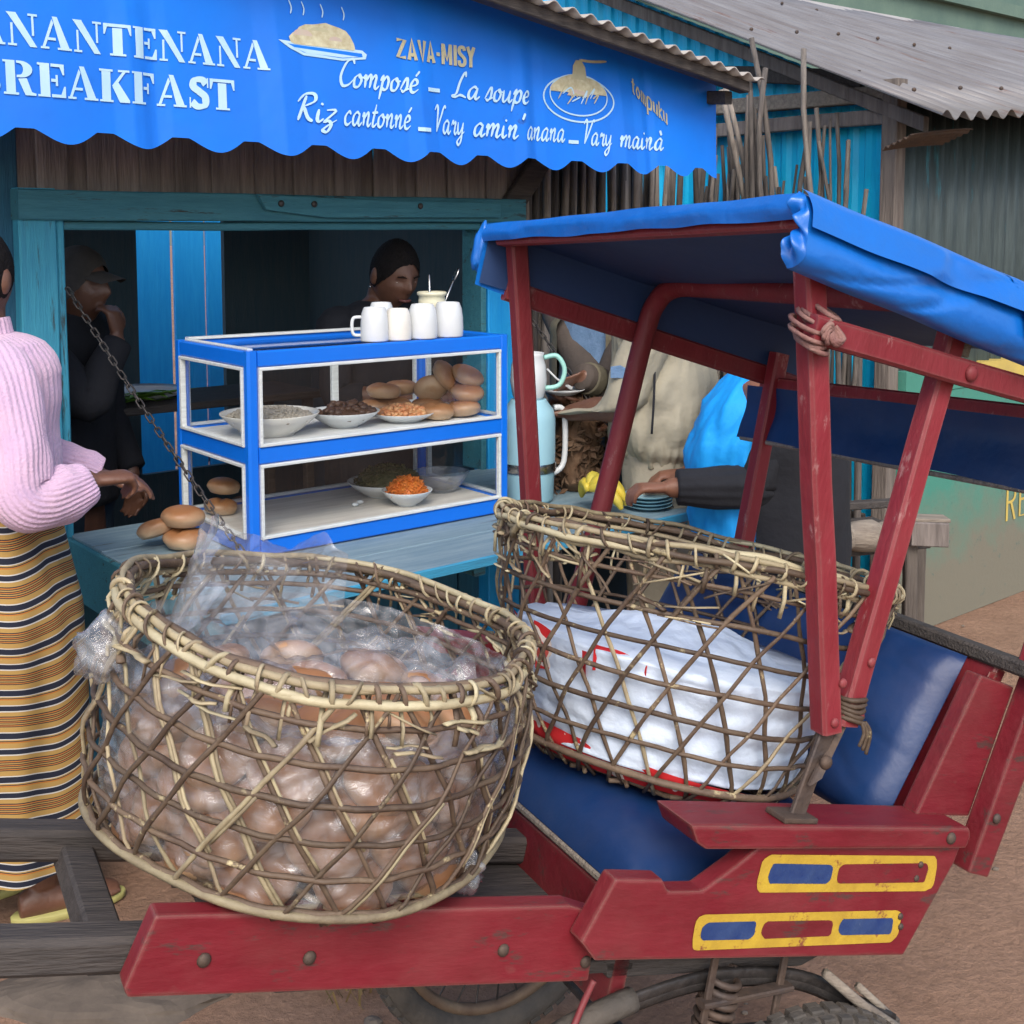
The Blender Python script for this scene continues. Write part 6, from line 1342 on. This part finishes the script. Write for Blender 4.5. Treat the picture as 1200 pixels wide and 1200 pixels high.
# ---- person in olive jacket holding a plate ----------------------------------
base = V(.33, 4.33, 0); f, r_ = dirs((-.62, -.78))
W4 = thing('person', 'person in brown-olive jacket over denim shirt holding a plate by the stick fence', 'person', tuple(base), FW)
def std_body(base, f, r_, facef, H=1.0, arms=None, vox=.007, lean=0):
    g = G(); hd = head(g, base+f*(.02+lean*1.0)+V(0, 0, 1.56*H), facef, .1)
    z_ = lambda z: V(0, 0, z*H)
    g.loft([ringp(base+z_(z)+f*o_*lean, r_, f, rx, ry, 20) for z, o_, rx, ry in ((.75, 0, .14, .12), (.95, .2, .15, .115), (1.1, .5, .14, .11), (1.25, .7, .17, .11), (1.38, .9, .17, .09), (1.42, .95, .09, .065), (1.45, 1, .054, .056), (1.53, 1, .052, .056))])
    for sx in (1, -1):
        limb(g, [base+r_*.09*sx+z_(.85), base+r_*.095*sx+f*.01+z_(.47), base+r_*.10*sx+z_(.08)], [.095, .062, .038])
        g.loft([ringp(base+r_*.10*sx+f*t+V(0, 0, h), r_, V(0, 0, 1), w, h, 12) for t, w, h in ((-.06, .035, .04), (.04, .045, .045), (.15, .045, .025), (.19, .03, .015))])
    for (s1, e1, w1, hdir, hup, hside, curl) in arms:
        c = base+f*lean*.8+z_(1.33)
        limb(g, [(c+s1)/2, s1, (s1+e1)/2, e1, (e1+w1)/2, w1], [.05, .055, .05, .045, .04, .027]); hand(g, w1, hdir, hup, hside, curl)
    return g, hd
pl = V(.172, 4.0, 1.115)
a1 = (V(.18, 4.44, 1.34), V(.30, 4.16, 1.10), V(.235, 4.06, 1.085), (-.8, -.5, .05), (0, 0, -1), (.5, -.8, 0), .35)
a2 = (V(.45, 4.22, 1.34), V(.33, 4.10, 1.13), V(.235, 4.00, 1.175), (-.8, .0, -.35), (.2, -.3, .9), (-.2, .6, -.5), .9)
g, hd = std_body(base, f, r_, (-.62, -.78), 1, (a1, a2))
remesh(part(W4, 'body', g, 'skin'), .007); part(W4, 'hair', haircap(hd), 'hair', True)
part(W4, 'shirt', clothloft([(base+V(0, 0, .9), .17, .14), (base+V(0, 0, 1.15), .175, .135), (base+V(0, 0, 1.36), .165, .11), (base+V(0, 0, 1.43), .08, .075), (base+V(0, 0, 1.455), .072, .07)], r_, f), 'denim', True)
def openjacket(base, f, r_, z0, z1, rx, ry, gap, m, par, lean=0, sd=0):
    def jf(u_, v_):
        a = pi/2+gap+(2*pi-2*gap)*u_; z = z0+(z1-z0)*v_; k = 1-.45*max(0, v_-.82)/.18; w = 1+.06*noise.noise(V(cos(a)*2, sin(a)*2, z*9+sd))
        return base+V(0, 0, z)+f*lean*v_+r_*rx*k*w*cos(a)+f*ry*k*w*sin(a)
    return part(par, 'jacket', G().grid(jf, 60, 24), m, True)
openjacket(base, f, r_, .88, 1.42, .205, .165, .55, 'olive_cloth', W4)
for P_ in (a1, a2):
    part(W4, 'sleeve', limb(G(), [P_[0]+V(0, 0, .02), (P_[0]+P_[1])/2, P_[1], (P_[1]+P_[2])/2, P_[2]], [.072, .066, .062, .056, .045], 16), 'brown_cloth', True)
    part(W4, 'cuff', limb(G(), [(P_[1]*.5+P_[2]*.5), P_[1]*.2+P_[2]*.8], [.058, .056], 16), 'olive_cloth', True)
part(W4, 'trousers', clothloft([(base+V(0, 0, .10), .15, .10), (base+V(0, 0, .45), .165, .11), (base+V(0, 0, .75), .18, .135), (base+V(0, 0, .95), .17, .13)], r_, f), 'dark_jeans', True)
dish('plate', 'white plate held up by the person in the olive jacket', 'plate', tuple(pl), .075, .016, 'white_gloss', .6, fr=FW)
single('spoon', 'white plastic spoon resting on the held plate', 'spoon', G().tube([pl+V(.03, 0, .018), pl+V(-.02, .0, .05), pl+V(-.055, .0, .085)], [.007, .004, .004], 6), 'white_gloss', tuple(pl), FW, smooth=True)
# ---- person in beige jacket -------------------------------------------------
base = V(.50, 3.93, 0); f, r_ = dirs((-.85, .25))
W5 = thing('person', 'person in pale khaki jacket gathered at the waist and matching trousers', 'person', tuple(base), FW)
a1 = (base-r_*.19+V(0, 0, 1.36), base-r_*.20+f*.10+V(0, 0, 1.11), base-r_*.09+f*.30+V(0, 0, 1.06), f, (0, 0, 1), r_, .5)
a2 = (base+r_*.2+V(0, 0, 1.36), base+r_*.21-f*.02+V(0, 0, 1.09), base+r_*.10+f*.18+V(0, 0, .99), f, (0, 0, 1), -r_, .5)
g, hd = std_body(base, f, r_, (-.85, .25), 1, (a1, a2))
remesh(part(W5, 'body', g, 'skin'), .007); part(W5, 'hair', haircap(hd), 'hair', True)
rings = []; n = 200
for i in range(41):
    t = i/40; z = .905+.53*t; puff = .205-.035*exp(-((t-.02)/.05)**2)+.018*sin(pi*min(1, t*1.6))-.10*max(0, t-.82)/.18
    gat = .0022*exp(-((t-.10)/.07)**2)+.0004
    rings.append([base+V(0, 0, z)+r_*(puff+gat*cos(38*a+3*noise.noise(V(cos(a)*3, sin(a)*3, 1)))+.012*noise.noise(V(cos(a)*2.2, sin(a)*2.2, t*5))+.016*(crs(V(cos(a)*1.0, sin(a)*1.0, t*1.8+2), 2.6)-.5)+.008*noise.noise(V(cos(a)*5, sin(a)*5, t*9)))*cos(a)+f*(puff*.82+gat*cos(38*a+3*noise.noise(V(cos(a)*3, sin(a)*3, 1)))+.012*noise.noise(V(cos(a)*2.2, sin(a)*2.2, t*5)))*sin(a) for a in [2*pi*j/n for j in range(n)]])
JK = part(W5, 'jacket', G().loft(rings), 'khaki', True)
for P_ in (a1, a2): part(W5, 'sleeve', clothloft([(P_[0]+V(0, 0, .0), .078, .078), ((P_[0]+P_[1])/2, .082, .080), (P_[1], .078, .074), ((P_[1]+P_[2])/2, .066, .062), (P_[2], .042, .042)], (1, 0, 0), (0, 1, 0), 40, .10, 4), 'khaki', True)
q = base-r_*.235+f*.09
part(JK, 'chest_badge', G().prism([q+V(-.04, -.025, 1.205), q+V(.03, -.035, 1.205), q+V(.03, -.035, 1.225), q+V(-.01, -.03, 1.245), q+V(-.04, -.025, 1.24)], (0, -.006, 0)), 'denim', bevel=.001)
part(JK, 'drawcord', G().tube(catmull([base-r_*.225-f*.01+V(0, 0, 1.28), base-r_*.245-f*.012+V(0, 0, 1.15), base-r_*.245-f*.006+V(0, 0, 1.03)], 6), .004, 6), 'black_cloth', True)
for sx in (1, -1):
    part(W5, 'trouser_leg', clothloft([(base+r_*.10*sx+V(0, 0, .06), .075, .085), (base+r_*.098*sx+V(0, 0, .45), .085, .09), (base+r_*.09*sx+V(0, 0, .75), .105, .115), (base+r_*.07*sx+V(0, 0, .95), .105, .125)], r_, f, 40, .08, sx*5), 'khaki_trouser', True)
# ---- person in black jacket, bright blue shirt -------------------------------
base = V(.80, 3.50, 0); f, r_ = dirs((-.95, .12))
W6 = thing('person', 'person in black jacket over bright blue shirt stretching an arm over the counter', 'person', tuple(base), FW)
sR = V(.80, 3.66, 1.16); a2 = (V(.80, 3.40, 1.175), V(.705, 3.36, .935), V(.445, 3.36, .93), (-.95, 0, .0), (0, -.25, .95), (-.2, .9, 0), .75)
a1 = (sR, V(.72, 3.70, .95), V(.55, 3.72, .90), (-1, 0, -.1), (0, 0, 1), (0, -1, 0), .5)
g, hd = std_body(base, f, r_, (-.95, .12), .88, (a1, a2), lean=.06)
remesh(part(W6, 'body', g, 'skin_light'), .007); part(W6, 'hair', haircap(hd), 'hair', True)
part(W6, 'shirt', clothloft([(base+f*.10+V(0, 0, .62), .17, .16), (base+f*.12+V(0, 0, .85), .17, .155), (base+f*.135+V(0, 0, 1.03), .165, .145), (base+f*.10+V(0, 0, 1.16), .155, .125), (base+f*.06+V(0, 0, 1.26), .08, .08)], r_, f, 90, .12, 2), 'blue_shirt', True)
openjacket(base-f*.02, f, r_, .60, 1.27, .215, .185, 1.0, 'black_cloth', W6, lean=.02, sd=3)
for P_ in (a1, a2): part(W6, 'sleeve', clothloft([(P_[0], .080, .080), ((P_[0]+P_[1])/2, .076, .076), (P_[1]+V(0, 0, .0), .062, .062)], (1, 0, 0), (0, 1, 0), 36, .10, 4), 'black_cloth', True)
for P_ in (a1, a2): part(W6, 'sleeve', rib([P_[1]+(P_[1]-P_[2])*.12, P_[1], (P_[1]+P_[2])/2, P_[2]+(P_[1]-P_[2])*.1], [.05, .064, .058, .050], 12, .0015, 60, .14, 2), 'black_cloth', True)
for sx in (1, -1):
    part(W6, 'trouser_leg', clothloft([(base+r_*.09*sx+V(0, 0, .05), .07, .075), (base+r_*.09*sx+V(0, 0, .42), .08, .085), (base+r_*.085*sx+V(0, 0, .78), .11, .115)], r_, f, 36, .08, sx*3), 'dark_jeans', True)
